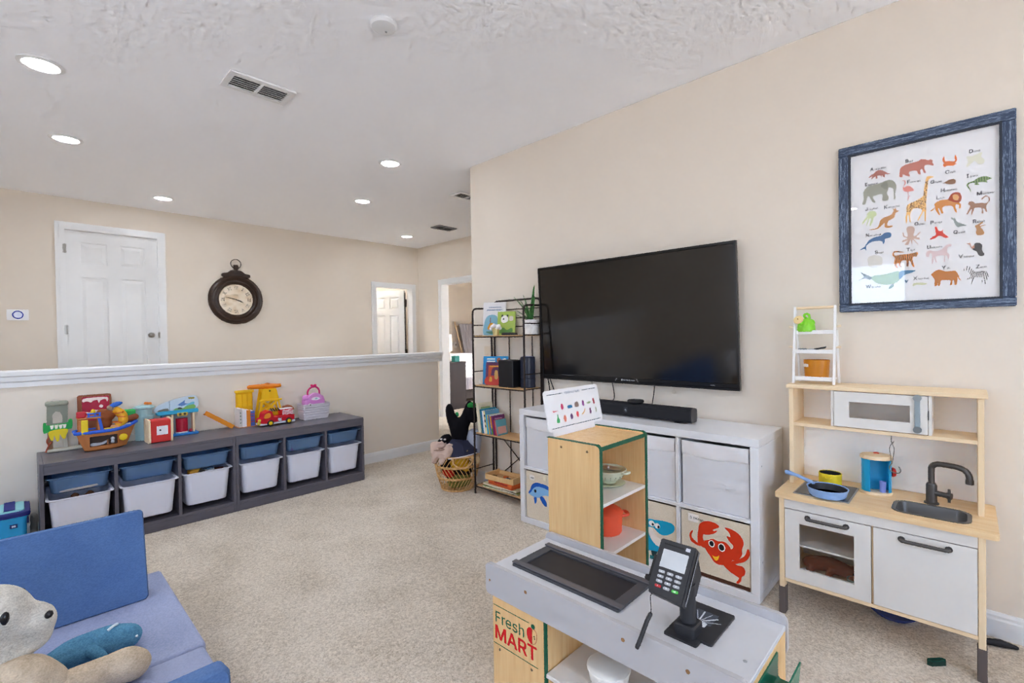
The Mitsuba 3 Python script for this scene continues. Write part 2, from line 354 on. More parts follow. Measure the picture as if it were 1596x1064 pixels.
with at(1.184, 1.917, ZC):
    part(t, 'body', lathe([(0, -.001), (.058, -.001), (.06, -.012), (.054, -.022), (.03, -.025), (0, -.025)], 36), C('#dcdee0', .5))
    part(t, 'slot', moved(box(-.008, .008, -.003, .003, -.004, .001, 0), .057 * math.cos(.6), .057 * math.sin(.6), -.008, rz=124), C('#3a3a3c', .6), False)
    part(t, 'button', moved(lathe([(0, 0), (.006, 0), (.005, -.003), (0, -.003)][::-1], 12), .02, .014, -.0245), C('#909498', .5))
t = thing('wall_control', 'small white rectangular wall plate with a blue-ringed round button left of the door', 'wall control')
with at(.005, YF, 1.5):
    part(t, 'plate', face(rrect(-.072, .072, -.05, .05, .006), -.012, -.0005), C('#eceef2', .4))
    part(t, 'ring', moved(lathe([(.030, 0), (.038, 0), (.038, .004), (.030, .004), (.030, 0)], 28), 0, -.012, 0, rx=90), C('#1b2f9e', .4))
    part(t, 'button', moved(lathe([(0, 0), (.03, 0), (.028, .004), (0, .005)], 24), 0, -.012, 0, rx=90), C('#dfe6ff', .3))
# ------------------------------------------------------------------ outlines of printed figures, in millimetres on their panels (x to the right, z up)
ART = {
'armadillo': [(113,603),(122,612),(130,616),(142,626),(157,625),(169,617),(178,607),(189,602),(178,602),(170,604),(169,591),(163,595),(161,603),(157,592),(155,602),(143,603),(143,592),(137,593),(137,603),(122,593),(125,604),(116,602)],
'bear': [(220,581),(221,599),(224,616),(238,626),(263,630),(283,632),(291,637),(304,633),(315,627),(320,629),(328,623),(327,615),(332,603),(326,603),(312,610),(303,607),(302,593),(307,578),(300,579),(295,595),(288,591),(290,575),(282,578),(277,592),(263,596),(251,592),(255,575),(245,578),(235,586),(230,588),(230,577)],
'elephant': [(88,489),(94,508),(92,536),(97,550),(111,565),(133,566),(154,569),(172,574),(189,574),(201,565),(208,549),(208,532),(205,511),(206,492),(202,487),(200,490),(201,504),(199,531),(192,540),(183,542),(180,531),(177,517),(182,501),(179,487),(161,490),(162,509),(157,520),(139,518),(126,513),(136,488),(126,490),(117,511),(110,520),(105,510),(99,486)],
'elephant_ear': [(155,555),(163,567),(175,570),(180,557),(179,537),(166,540)],
'flamingo': [(232,521),(232,534),(238,547),(236,559),(229,560),(236,562),(240,556),(240,545),(234,534),(236,530),(246,535),(257,530),(268,512),(260,510),(249,509),(238,513)],
'flamingo_legs': [(246,510),(250,508),(250,490),(263,495),(252,488),(249,472),(246,475),(249,491)],
'giraffe': [(241,377),(240,401),(243,419),(243,444),(251,456),(274,465),(290,474),(298,483),(301,511),(305,539),(309,557),(315,560),(331,554),(323,551),(315,544),(312,516),(309,481),(307,450),(307,425),(305,377),(302,379),(301,415),(295,409),(282,381),(280,385),(293,413),(290,428),(271,434),(260,427),(254,402),(257,378),(253,381),(250,407),(246,408),(244,379)],
'jellyfish': [(105,441),(117,451),(132,448),(139,439),(137,426),(129,420),(126,403),(117,386),(115,390),(120,416),(114,417),(104,388),(103,392),(109,422),(90,398),(89,406),(105,430)],
'kangaroo': [(113,368),(138,371),(147,381),(153,402),(165,413),(186,419),(196,428),(199,439),(196,448),(203,443),(206,450),(209,438),(217,433),(206,426),(201,408),(188,400),(180,394),(178,376),(196,373),(188,366),(169,370),(168,389),(156,379),(144,368),(126,366)],
'crab_small': [(360,596),(364,601),(359,613),(359,622),(364,628),(365,619),(368,608),(377,607),(387,603),(395,602),(398,608),(395,614),(398,626),(402,616),(402,602),(397,594),(401,590),(397,588),(390,585),(372,589),(366,585),(363,588)],
'dove': [(430,573),(435,590),(431,610),(447,609),(461,613),(476,616),(473,600),(482,584),(478,570),(466,572),(454,587),(444,579),(434,570)],
'iguana': [(442,466),(439,477),(431,492),(433,502),(444,506),(454,510),(466,518),(483,519),(494,514),(502,506),(494,503),(487,501),(490,493),(478,498),(463,498),(467,489),(454,493),(456,500),(444,501),(435,496),(437,488),(442,476)],
'hedgehog': [(359,519),(369,524),(379,530),(391,530),(398,524),(398,514),(392,509),(377,512),(366,519)],
'lion': [(321,413),(335,426),(333,437),(340,446),(353,451),(369,450),(381,448),(409,429),(414,417),(412,406),(408,408),(408,420),(400,425),(397,416),(402,394),(397,394),(388,419),(374,424),(363,424),(357,415),(361,397),(354,398),(349,416),(344,417),(350,393),(344,396),(336,416),(336,424),(327,413)],
'mane': [(376,449),(384,468),(394,474),(407,472),(414,462),(416,444),(409,431),(397,433),(384,441)],
'lionface': [(389,457),(392,465),(402,464),(408,453),(405,441),(399,441),(392,446)],
'monkey': [(430,379),(436,393),(441,409),(435,418),(439,428),(449,426),(456,417),(473,416),(485,412),(493,418),(493,432),(486,438),(475,429),(473,432),(485,442),(495,434),(497,421),(488,406),(487,393),(489,379),(486,378),(482,390),(476,392),(479,376),(474,375),(473,396),(454,399),(451,390),(446,374),(444,378),(446,397),(440,390),(434,379)],
'quail': [(384,372),(388,373),(391,368),(396,369),(401,355),(414,344),(430,333),(414,333),(406,330),(399,338),(394,352),(391,363),(386,366)],
'parrot': [(334,341),(340,343),(345,327),(354,323),(361,327),(359,316),(376,295),(365,294),(348,305),(334,296),(319,293),(327,304),(337,310),(336,326)],
'rabbit': [(455,328),(463,332),(475,340),(477,336),(468,326),(486,326),(470,321),(477,308),(481,294),(475,288),(463,289),(457,299),(459,314),(455,323)],
'narwhal': [(79,282),(89,290),(97,296),(105,311),(118,325),(136,332),(157,336),(167,345),(180,346),(190,340),(191,330),(185,322),(169,318),(168,307),(162,297),(159,309),(144,314),(121,312),(102,298),(102,275),(97,284),(89,284)],
'octopus': [(243,344),(243,355),(251,360),(262,358),(269,349),(268,331),(265,319),(272,316),(285,329),(288,327),(275,311),(284,306),(285,298),(267,304),(279,282),(277,281),(263,302),(261,280),(258,292),(256,303),(248,282),(237,285),(246,300),(228,295),(231,303),(245,309),(232,319),(229,337),(233,333),(236,320),(247,318)],
'snail': [(107,239),(115,248),(133,252),(154,243),(160,229),(156,204),(138,196),(115,199),(108,216)],
'tiger': [(195,242),(196,253),(204,260),(219,257),(234,251),(219,252),(205,255),(199,250),(204,240),(219,242),(243,242),(260,243),(277,246),(279,236),(274,227),(265,229),(262,213),(268,186),(262,187),(255,208),(250,212),(248,189),(242,191),(242,213),(231,217),(224,212),(221,196),(226,188),(219,190),(214,207),(209,198),(214,186),(206,189),(200,208),(203,230)],
'unicorn': [(306,226),(308,243),(318,248),(329,243),(345,243),(358,250),(367,261),(376,265),(384,264),(383,255),(374,254),(372,233),(378,223),(376,203),(371,218),(366,219),(365,195),(361,198),(363,219),(349,222),(336,217),(340,196),(336,197),(331,217),(328,193),(324,195),(325,224),(320,237),(313,220)],
'vulture': [(447,235),(453,243),(452,254),(458,259),(469,256),(475,245),(474,230),(481,210),(474,204),(465,209),(459,224)],
'vulture_head': [(429,259),(434,260),(441,260),(444,244),(451,250),(453,240),(445,238),(441,247),(437,256)],
'whale_head': [(217,165),(233,172),(272,168),(257,160),(233,151),(218,135)],
'whale_body': [(118,153),(138,161),(166,161),(194,168),(217,169),(218,135),(206,122),(191,117),(166,116),(140,126),(125,139)],
'whale_tail': [(74,144),(93,158),(81,179),(104,164),(121,153),(113,143),(96,152)],
'whale_fin': [(181,96),(187,111),(199,116),(195,103)],
'xray_fish': [(263,112),(274,115),(295,114),(309,108),(295,104),(276,107),(264,102)],
'yak': [(322,145),(329,154),(340,162),(351,162),(365,155),(382,154),(395,154),(404,140),(410,119),(414,113),(408,116),(403,128),(402,111),(400,97),(394,97),(392,115),(388,115),(386,98),(380,98),(382,115),(367,118),(353,118),(349,98),(343,98),(343,117),(340,99),(332,99),(333,123),(326,136)],
'zebra': [(416,152),(424,161),(430,169),(438,167),(447,153),(455,144),(471,145),(486,142),(492,128),(497,113),(491,120),(488,106),(484,92),(481,93),(481,115),(473,94),(471,97),(476,118),(461,121),(451,118),(446,93),(443,95),(445,117),(432,114),(431,118),(442,127),(434,146),(427,152),(417,150)],
'c_body': [(119,182),(144,197),(163,207),(187,202),(216,208),(239,193),(253,163),(253,134),(234,109),(196,91),(167,97),(148,121),(128,145)],
'c_lclaw': [(119,182),(114,206),(119,217),(139,220),(168,234),(185,253),(168,246),(164,252),(193,272),(179,284),(149,288),(120,280),(99,262),(93,235),(88,199),(91,164),(108,154),(138,153)],
'c_lleg': [(98,161),(68,178),(57,195),(66,220),(58,218),(48,198),(52,173),(67,160),(98,153)],
'c_rclaw': [(234,167),(255,188),(256,203),(239,217),(228,238),(244,238),(240,256),(219,276),(249,276),(277,266),(297,246),(303,222),(294,190),(296,172),(275,137),(243,136)],
'c_rleg': [(243,121),(276,141),(303,164),(312,181),(321,205),(330,192),(325,167),(307,142),(280,126),(243,107)],
'c_rleg2': [(210,101),(238,76),(270,63),(282,57),(270,34),(277,29),(290,46),(293,66),(306,80),(309,100),(298,115),(275,115),(243,121)],
'c_eyes': [(157,182),(172,168),(157,182),(166,172),(204,178),(220,161),(204,178),(216,166)],
'c_mouth': [(160,125),(177,124),(191,134),(186,113),(174,107)],
'c_tag': [(43,302),(95,307),(94,269),(43,265)],
'c_loop': [(172,321),(197,320),(197,296),(171,294)],
's_body': [(174,216),(212,221),(258,227),(303,226),(322,212),(316,185),(291,164),(257,152),(229,160),(206,178),(191,174),(188,144),(205,105),(251,86),(250,64),(198,54),(163,49),(102,75),(66,121),(104,176)],
's_eyes': [(197,198),(217,182),(203,197),(211,191),(228,201),(245,186),(235,197),(242,192)],
's_legs': [(192,55),(228,66),(213,26),(201,22)],
'd_body': [(25,172),(43,198),(58,229),(91,249),(141,251),(180,243),(244,214),(283,170),(257,159),(216,176),(178,184),(140,170),(111,155),(68,153),(35,163)],
'd_back': [(25,172),(43,198),(58,229),(91,249),(141,251),(190,245),(251,216),(287,171),(237,202),(179,224),(134,228),(91,222),(65,202),(46,176)],
'd_fin': [(75,150),(97,152),(92,121),(85,111),(76,122)],
'd_fin2': [(125,158),(147,171),(177,140),(177,113),(149,123)],
'd_eye': [(85,194),(96,184)],
'd_tag': [(41,291),(81,294),(81,263),(40,261)],
}
def art(k, fine=4): return curve_poly([(a / 1000, b / 1000) for a, b in ART[k]], fine)
# ------------------------------------------------------------------ cube shelf below the television, with its fabric bins
mat('white_lacquer', '#e4e6ea', .35)
mat('white_fabric', '#d8d9de', .9, spec=.1)
bumped('white_fabric', lambda p, n, uv: F(p.x * 12, p.y * 12, p.z * 26, 3), .012, 4e-3)
mat('canvas', mikit.proc(lambda p, n, uv: mikit.mix(lin('#d2c6b2'), lin('#e6dcca'), F(p.x * 30, p.y * 260, p.z * 260, 2))), .9, spec=.1)
KY = 2.149
KX = dict(w=1.47, d=.394, h=.7475, c=.3365)
with onwall(KY):
    t = thing('cube_shelf', 'long low white cube shelf under the television, eight compartments with fabric bins', 'shelf')
    f, b = -KX['d'], -.016
    part(t, 'top_panel', box(0, 1.47, f, b, .7095, .7475, .002), 'white_lacquer', False)
    part(t, 'base_panel', box(.0005, 1.4695, f, b, .001, .038, .002), 'white_lacquer', False)
    for x in (0, 1.432): part(t, 'side_panel', box(x, x + .038, f, b, .0385, .709, .002), 'white_lacquer', False)
    part(t, 'middle_shelf', box(.0385, 1.4315, f, b, .357, .374, .0015), 'white_lacquer', False)
    for i in range(3):
        x = .038 + KX['c'] * (i + 1) + .016 * i
        for z0, z1 in ((.0385, .3565), (.3745, .709)): part(t, 'divider', box(x, x + .016, f, b, z0, z1, .001), 'white_lacquer', False)
    for z in (.62, .18):
        part(t, 'screw_cap', moved(trimesh.creation.cylinder(.004, .002, sections=12), 1.4705, f + .04, z, ry=90), C('#9aa0aa', .4))
    cell = [.038 + i * (KX['c'] + .016) for i in range(4)]
def fabric_bin(x, label, group='white fabric bins in the top row'):
    t = thing('fabric_bin', label, 'storage bin', group)
    w = KX['c'] - .022
    with at(x + .014, -KX['d'] + .014, .3755):
        n = 9; zz = .318
        part(t, 'body', cat(box(0, w, 0, .006, 0, zz), box(0, .006, .006, .34, 0, zz), box(w - .006, w, .006, .34, 0, zz), box(.006, w - .006, .334, .34, 0, zz), box(.006, w - .006, .006, .334, 0, .006)), 'white_fabric', False)
        # the turned-over band along the top, sagging a little
        xs = np.linspace(0.0, w, 17); rows = []
        for zr, yy in ((zz + .002, .002), (zz + .002, -.004), (zz - .03, -.007), (zz - .058, -.006), (zz - .064, -.002)):
            rows.append([(a, yy - .0025 * math.sin(a / w * 9 + zr * 40), zr - (.010 * math.sin(math.pi * a / w) if zr < zz else .003 * math.sin(math.pi * a / w))) for a in xs])
        v = np.array(rows).reshape(-1, 3); m = trimesh.Trimesh(v, grid_faces(5, 17, False), process=False)
        part(t, 'turned_hem', m, 'white_fabric_open', True)
scene['white_fabric_open'] = {'type': 'twosided', 'bsdf': {'type': 'principled', 'base_color': rgb('#e2e2e6'), 'roughness': .9, 'specular': .1}}
def tag_label(t, x0, x1, z0, z1, s, y=-.0042):
    k = part(t, 'name_tag', box(x0, x1, y, y + .002, z0, z1, 0), C('#eeeae6', .7), False, label='small white name tag')
    part(k, 'lettering', txt(s, .012, x0 + .008, (z0 + z1) / 2 - .006, y - .0012), C('#3a3a44', .7), False)
def picture_bin(x, label, prints, tags):
    t = thing('picture_bin', label, 'storage bin')
    w = KX['c'] - .012
    with at(x + .006, -KX['d'] + .012, .039):
        z = .306
        part(t, 'body', cat(box(0, w, 0, .004, 0, z), box(0, .004, .004, .34, 0, z), box(w - .004, w, .004, .34, 0, z), box(.004, w - .004, .336, .34, 0, z), box(.004, w - .004, .004, .336, 0, .004)), 'canvas', False)
        for name, m, c in prints: part(t, name, m, C(c, .8), False)
        for q in tags:
            if q[0] == 'tag': tag_label(t, *q[1:])
            else: part(t, 'pull_loop', box(q[1], q[2], -.006, 0, q[3], q[4], .002), C('#e8e0c8', .9), False)
def disc(x, z, rx, rz, y0, y1): return face(circle(rx, 20, x, z, rz), y0, y1)
def pr(k, d=.0012): return face(affinity.translate(art(k), -.006, -.009), -d, 0)
with onwall(KY):
    fabric_bin(cell[0], 'white fabric bin in the top left compartment, half hidden behind the toy market sign')
    fabric_bin(cell[2], 'white fabric bin in the top row beside the green edge of the toy market tower')
    fabric_bin(cell[3], 'white fabric bin at the right end of the top row, fully in view')
    picture_bin(cell[0], 'beige canvas bin printed with a blue dolphin, lower left of the white shelf',
                [('dolphin_body', pr('d_body', .001), '#7fb2de'), ('dolphin_back', pr('d_back', .0016), '#1f58b4'), ('dolphin_fin', pr('d_fin', .0016), '#1f58b4'), ('dolphin_fin', pr('d_fin2', .0018), '#1f58b4'), ('dolphin_eye', disc(.079, .185, .0085, .011, -.002, 0), '#14161c')],
                [('tag', .035, .075, .253, .284, 'Ads'), ('loop', .15, .172, .268, .30)])
    picture_bin(cell[2], 'beige canvas bin printed with a smiling blue shark, lower row left of the crab bin',
                [('shark_body', pr('s_body', .0012), '#119cc4'), ('shark_leg', pr('s_legs', .001), '#173a40'), ('shark_belt', face(sbox(.178, .0, .24, .018), -.0016, 0), '#1a6a70')]
                + [('shark_eye', disc(x, z, a, b, -.002, 0), '#f2f0ec') for x, z, a, b in ((.191, .189, .0175, .015), (.222, .184, .0155, .014))] + [('shark_pupil', disc(x, z, .006, .007, -.0026, 0), '#14161c') for x, z in ((.197, .186), (.229, .18))]
                + [('shark_smile', face(curve_poly([(.168, .155), (.178, .168), (.192, .163), (.205, .14), (.225, .122), (.25, .113), (.25, .088), (.225, .078), (.195, .096), (.176, .125)]), -.0024, 0), '#ece4dc')], [])
    picture_bin(cell[3], 'beige canvas bin printed with a big red crab, lower right of the white shelf',
                [('crab_' + k[2:].replace('lclaw', 'claw').replace('rclaw', 'claw').replace('lleg', 'leg').replace('rleg2', 'leg').replace('rleg', 'leg'), pr(k, .001 + .0002 * i), '#cf3414') for i, k in enumerate(('c_body', 'c_lclaw', 'c_rclaw', 'c_lleg', 'c_rleg', 'c_rleg2'))]
                + [('crab_eye', disc(x, z, a, b, -.0028, 0), '#f2eae4') for x, z, a, b in ((.151, .173, .0155, .0165), (.198, .169, .017, .0195))] + [('crab_pupil', disc(x, z, a, b, -.0034, 0), '#121216') for x, z, a, b in ((.151, .174, .0098, .0125), (.198, .169, .0122, .0148))]
                + [('crab_mouth', pr('c_mouth', .0024), '#f4b820'), ('bottom_band', box(.0, .3245, -.0008, 0, .0005, .018, 0), '#4a2a1a')],
                [('tag', .037, .089, .258, .296, 'G Things'), ('loop', .166, .19, .287, .306)])
# ------------------------------------------------------------------ sound bar and puck
with onwall(KY, .7475):
    t = thing('sound_bar', 'long black sound bar lying on top of the white cube shelf', 'sound bar')
    part(t, 'body', side(rrect(-.245, -.165, .006, .082, .018), .34, 1.09), C('#1a1b20', .8), 40)
    part(t, 'end_cap', cat(*[side(rrect(-.244, -.166, .007, .081, .018), a, b) for a, b in ((.332, .34), (1.09, 1.098))][1:]), C('#25262c', .35), 40)
    part(t, 'end_cap', side(rrect(-.244, -.166, .007, .081, .018), .332, .34), C('#25262c', .35), 40)
    for x in (.42, 1.0): part(t, 'foot', box(x, x + .05, -.235, -.175, .0005, .0062), C('#101012', .6), False)
    k = part(t, 'badge', box(.70, .722, -.2458, -.2448, .028, .06, .0003), C('#2c2f36', .3), False)
    part(k, 'emblem', face(Polygon([(.711, .034), (.717, .042), (.711, .05), (.705, .042)], [[(.711, .037), (.7145, .042), (.711, .047), (.7075, .042)]]), -.2464, -.2456), C('#b9c0c8', .3), False)
    t = thing('smart_speaker', 'small flat black puck speaker sitting on the sound bar', 'speaker')
    with at(.755, -.206, .083): part(t, 'body', lathe([(0, 0), (.038, 0), (.047, .006), (.048, .013), (.043, .018), (.036, .017), (0, .016)], 36), C('#1c1c1e', .4), 40)
# ------------------------------------------------------------------ television
mat('tv_glass', '#080809', .10, spec=.8)
mat('tv_bezel', '#101114', .25)
TVW, TVH = 1.352, .79
with onwall(2.219, .921, XR - .047):
    with at(0, 0, 0, rx=3.2):
        t = thing('television', 'large black flat television mounted on the wall above the white shelf', 'television')
        part(t, 'screen', box(.012, TVW - .012, -.0075, .002, .036, TVH - .014, .001), 'tv_glass', False)
        part(t, 'bezel', frame(0, TVW, .0, TVH, .011, -.012, .012, .013), 'tv_bezel', False)
        part(t, 'chin', box(.0112, TVW - .0112, -.0105, .004, .0132, .0355, .002), 'tv_bezel', False)
        part(t, 'housing', loft([np.stack([r[:, 0], np.full(len(r), y), r[:, 1]], 1) for r, y in ((rrect(.002, TVW - .002, .002, TVH - .002, .004), .012), (rrect(.004, TVW - .004, .004, TVH - .004, .004), .022), (rrect(.12, TVW - .12, .1, TVH - .2, .02), .038))]), C('#17181b', .5), False)
        part(t, 'wall_mount', box(.5, .85, .034, .040, .25, .5, .001), C('#202124', .5), False)
        k = part(t, 'badge', cat(moved(trimesh.creation.cylinder(.006, .001, sections=20), .648, -.011, .0235, rx=90), txt('Westinghouse', .0085, .658, .0195, -.0112)), C('#c8ccd2', .4), False, label='small silver maker name under the screen', stuff=True)
        for x, a in ((.605, .5), (.755, -.5)): part(t, 'corner_mark', moved(box(-.001, .001, -.0115, -.0104, -.011, .011, 0), x, 0, .024, ry=math.degrees(a)), C('#b8bcc2', .4), False)
        part(t, 'indicator', txt('HDMI', .006, 1.2, .02, -.0112), C('#8e9298', .4), False)
def cable(pts, r, m, label, name='cable'): return single(name, tube(smooth_path(pts, 6), r, 6), m, label, 'cable')
with onwall(2.219, 0):
    cable([(.555, -.03, .93), (.563, -.02, .87), (.566, -.02, .82), (.562, -.06, .77), (.6, -.10, .75)], .0028, C('#2a2624', .5), 'thin dark cable hanging from the television to the middle of the sound bar')
    cable([(.855, -.03, .93), (.842, -.02, .86), (.832, -.03, .79), (.83, -.08, .752)], .0028, C('#2a2624', .5), 'thin dark cable hanging from the television to the right of the puck speaker')
    cable([(.4, -.03, .94), (.403, -.02, .86), (.41, -.02, .78), (.40, -.05, .752)], .0022, C('#6a5c48', .5), 'thin tan cable hanging behind the toy market sign')
    cable([(.02, -.03, .93), (.03, -.02, .80), (.0, -.02, .66), (.02, -.02, .55)], .004, C('#1c1a1a', .5), 'black cable hanging from the left end of the television behind the rack')
    cable([(.04, -.03, .92), (.075, -.02, .82), (.10, -.03, .752)], .0035, C('#1c1a1a', .5), 'black cable slanting from the television to the left end of the white shelf')
    t = single('ring_pull', cat(tube([(.965, -.02, .94), (.966, -.012, .915), (.968, -.012, .897)], .002, 6), tube(np.array([(.966 + .011 * math.cos(a), -.012, .886 + .011 * math.sin(a)) for a in np.arange(16) * math.pi / 8]), .0022, 6, True)), C('#d8d0c2', .5), 'small pale ring on a string hanging under the television', 'cord')
# ------------------------------------------------------------------ framed animal alphabet
for nm_, ax_ in (('blue_frame', 1), ('blue_frame_up', 2)):
    def fr_(p, n, uv, ax_=ax_):
        a, b = (p.y, p.z) if ax_ == 1 else (p.z, p.y)
        return mikit.mix(lin('#33425c'), lin('#8495ad'), S(.42, .78, .65 * F(a * 16, b * 330, p.x * 330, 3) + .35 * N(a * 90, b * 700, p.x * 500)))
    mat(nm_, mikit.proc(fr_), .6)
mat('paper', '#e6e7ea', .8, spec=.2)
PY0, PZ0, PW, PH = .433, 1.316, .569, .759
with onwall(PY0, PZ0, XR - .001):
    t = thing('framed_poster', 'large animal alphabet poster in a weathered blue frame above the play kitchen', 'poster')
    for nm, (a, b, c, d) in (('frame_rail', (0, PW, PH - .044, PH)), ('frame_rail', (0, PW, 0, .036)), ('frame_stile', (0, .044, .036, PH - .044)), ('frame_stile', (PW - .044, PW, .036, PH - .044))):
        part(t, nm, cat(box(a, b, -.026, 0, c, d, .004)), 'blue_frame' if 'rail' in nm else 'blue_frame_up', False)
    part(t, 'inner_lip', frame(.038, PW - .038, .031, PH - .039, .008, -.0275, -.014), C('#232c3a', .5), False)
    part(t, 'backing', box(.02, PW - .02, -.013, -.002, .02, PH - .02, 0), 'paper', False)
    Yp = -.0142
    def ap(name, keys, c, y=.0004, extra=()): return part(t, name, cat(*[face(art(k, 4), Yp - y, Yp + .0012) for k in keys], *extra), C(c, .8), False)
    P2 = lambda pts, y=.0006, fine=4: face(curve_poly([(a / 1000, b / 1000) for a, b in pts], fine), Yp - y, Yp + .0012)
    ap('armadillo', ['armadillo'], '#a8675a'); ap('bear', ['bear'], '#c0796a'); ap('crab', ['crab_small'], '#d8743a'); ap('dove', ['dove'], '#dcdccc')
    e = ap('elephant', ['elephant'], '#9a9c8e'); part(e, 'ear', face(art('elephant_ear'), Yp - .0007, Yp), C('#878a7c', .8), False)
    e = ap('flamingo', ['flamingo'], '#dd8f86'); part(e, 'leg', face(art('flamingo_legs', 2), Yp - .0004, Yp), C('#cf9a96', .8), False)
    g = ap('giraffe', ['giraffe'], '#e8bb74')
    gp = art('giraffe'); spots = []
    r2 = np.random.default_rng(3); x0, z0, x1, z1 = gp.bounds
    while len(spots) < 60:
        p = Point(r2.uniform(x0, x1), r2.uniform(z0 + .05, z1 - .02))
        if gp.buffer(-.0018).contains(p) and all(p.distance(q) > .0052 for q in spots): spots.append(p)
    part(g, 'spots', cat(*[face(affinity.scale(p.buffer(.0022 + .0006 * math.sin(7 * i), 2), 1, 1.2), Yp - .0007, Yp) for i, p in enumerate(spots)]), C('#6e4426', .8), False, stuff=True)
    ap('jellyfish', ['jellyfish'], '#c8d4a4'); ap('kangaroo', ['kangaroo'], '#c08a54'); ap('hedgehog', ['hedgehog'], '#8a6448')
    ig = ap('iguana', ['iguana'], '#7f9a62')
    part(ig, 'stripes', face(art('iguana').intersection(union_all([sbox(x, .4, x + .003, .75) for x in np.arange(.36, .5, .0075)])), Yp - .0007, Yp), C('#4a5f40', .8), False, stuff=True)
    l = ap('lion', ['lion'], '#d08a3c'); k = part(l, 'mane', face(art('mane'), Yp - .0007, Yp), C('#a84a2c', .8), False); 
    part(l, 'face', face(art('lionface'), Yp - .001, Yp), C('#dca868', .8), False)
    ap('monkey', ['monkey'], '#a07a64'); ap('quail', ['quail'], '#8f9a98'); ap('parrot', ['parrot'], '#d0423a'); ap('rabbit', ['rabbit'], '#b98a5e')
    ap('narwhal', ['narwhal'], '#46709c'); ap('octopus', ['octopus'], '#c8ada0'); ap('snail', ['snail'], '#d8d6d0')
    g = ap('tiger', ['tiger'], '#d4894a'); tp = art('tiger')
    a0, b0, a1, b1 = tp.bounds
    part(g, 'stripes', face(tp.buffer(-.0003).intersection(union_all([affinity.rotate(sbox(x, b0, x + .0022, b1), 12 * math.sin(x * 900)) for x in np.arange(a0, a1, .0062)])), Yp - .0007, Yp), C('#3a2c24', .8), False, stuff=True)
    ap('unicorn', ['unicorn'], '#d8c4c6'); v = ap('vulture', ['vulture'], '#4a4a4c'); part(v, 'head', face(art('vulture_head'), Yp - .0006, Yp), C('#c99a86', .8), False)
    w = ap('whale', ['whale_body'], '#93ad84'); part(w, 'head', face(art('whale_head', 3), Yp - .0006, Yp), C('#4a7a9c', .8), False); part(w, 'tail', face(art('whale_tail', 3), Yp - .0006, Yp), C('#56605e', .8), False); part(w, 'fin', face(art('whale_fin', 3), Yp - .0006, Yp), C('#5f7a70', .8), False)
    ap('fish', ['xray_fish'], '#c9ccae'); y = ap('yak', ['yak'], '#bc7636')
    z = ap('zebra', ['zebra'], '#e4e4e4'); zp = art('zebra'); a0, b0, a1, b1 = zp.bounds
    part(z, 'stripes', face(zp.intersection(union_all([affinity.rotate(sbox(x, b0, x + .0023, b1), -18 * math.sin(x * 60)) for x in np.arange(a0, a1, .0052)])), Yp - .0006, Yp), C('#2c2c30', .8), False, stuff=True)
    # words: a heavy capital and small lower case
    def word(w_, x, z, s=.0135, l=.007, length=.04, slope=0):
        a = text_mesh(w_[0], s, .0006, True); b = text_mesh(w_[1:], l, .0005)
        b.apply_scale([length / b.extents[0], 1, 1]); b.apply_translation([a.extents[0] + .003, 0, 0])
        m = cat(a, b); m.apply_transform(RX90); m.apply_translation([x, Yp + .0002, z]); m = moved(m, 0, 0, 0)
        part(t, 'word', m, C('#3c3a42', .8), False, label='word ' + w_)
    for w_, X, Z, L in (('Armadillo', 0.117, 0.63, 0.039), ('Bear', 0.239, 0.635, 0.013), ('Crab', 0.366, 0.556, 0.015), ('Dove', 0.437, 0.622, 0.018), ('Elephant', 0.097, 0.567, 0.035), ('Flamingo', 0.244, 0.545, 0.033), ('Giraffe', 0.32, 0.526, 0.021), ('Hedgehog', 0.352, 0.484, 0.035), ('Iguana', 0.43, 0.525, 0.022), ('Jellyfish', 0.098, 0.456, 0.034), ('Kangaroo', 0.165, 0.452, 0.04), ('Lion', 0.338, 0.457, 0.014), ('Monkey', 0.459, 0.448, 0.032), ('Narwhal', 0.099, 0.338, 0.042), ('Octopus', 0.268, 0.36, 0.019), ('Parrot', 0.319, 0.357, 0.024), ('Quail', 0.39, 0.305, 0.02), ('Rabbit', 0.447, 0.339, 0.022), ('Snail', 0.132, 0.257, 0.018), ('Tiger', 0.241, 0.254, 0.015), ('Unicorn', 0.308, 0.255, 0.033), ('Vulture', 0.406, 0.204, 0.029), ('Whale', 0.099, 0.106, 0.031), ('Xray fish', 0.264, 0.128, 0.035), ('Yak', 0.355, 0.164, 0.01), ('Zebra', 0.456, 0.157, 0.018)): word(w_, X, Z, length=L)
    part(t, 'heart', P2([(243, 126), (239, 132), (236, 128), (241, 117), (247, 128), (246, 132)]), C('#56708a', .8), False)
    scene['poster_glass'] = {'type': 'thindielectric', 'int_ior': 1.5}
    part(t, 'pane', trimesh.Trimesh([(.044, -.018, .036), (PW - .044, -.018, .036), (PW - .044, -.018, PH - .044), (.044, -.018, PH - .044)], [(0, 1, 2), (0, 2, 3)], process=False), 'poster_glass', False)
# ------------------------------------------------------------------ play kitchen
def wood(name, a, b, ax=2, rough=.45, k=1.0):
    def fn(p, n, uv):
        q = [p.x, p.y, p.z]; s = [70 * k, 70 * k, 70 * k]; s[ax] = 5 * k
        g = F(q[0] * s[0], q[1] * s[1], q[2] * s[2], 3); h = N(q[0] * s[0] * 3, q[1] * s[1] * 3, q[2] * s[2] * 2)
        return mikit.mix(lin(a), lin(b), dr.clip(.75 * g + .3 * h, 0, 1))
    return mat(name, mikit.proc(fn), rough)
wood('birch', '#e3c79f', '#efdcbc', 1)
wood('birch_upright', '#e3c79f', '#efdcbc', 2)
wood('counter_maple', '#dcb888', '#ecd2a8', 1)
mat('kitchen_white', '#dedcd8', .4)
mat('tap_grey', '#5a5857', .35, metal=.6)
mat('boot_brown', '#5b5351', .6)
scene['clear_pane'] = {'type': 'thindielectric', 'int_ior': 1.4}
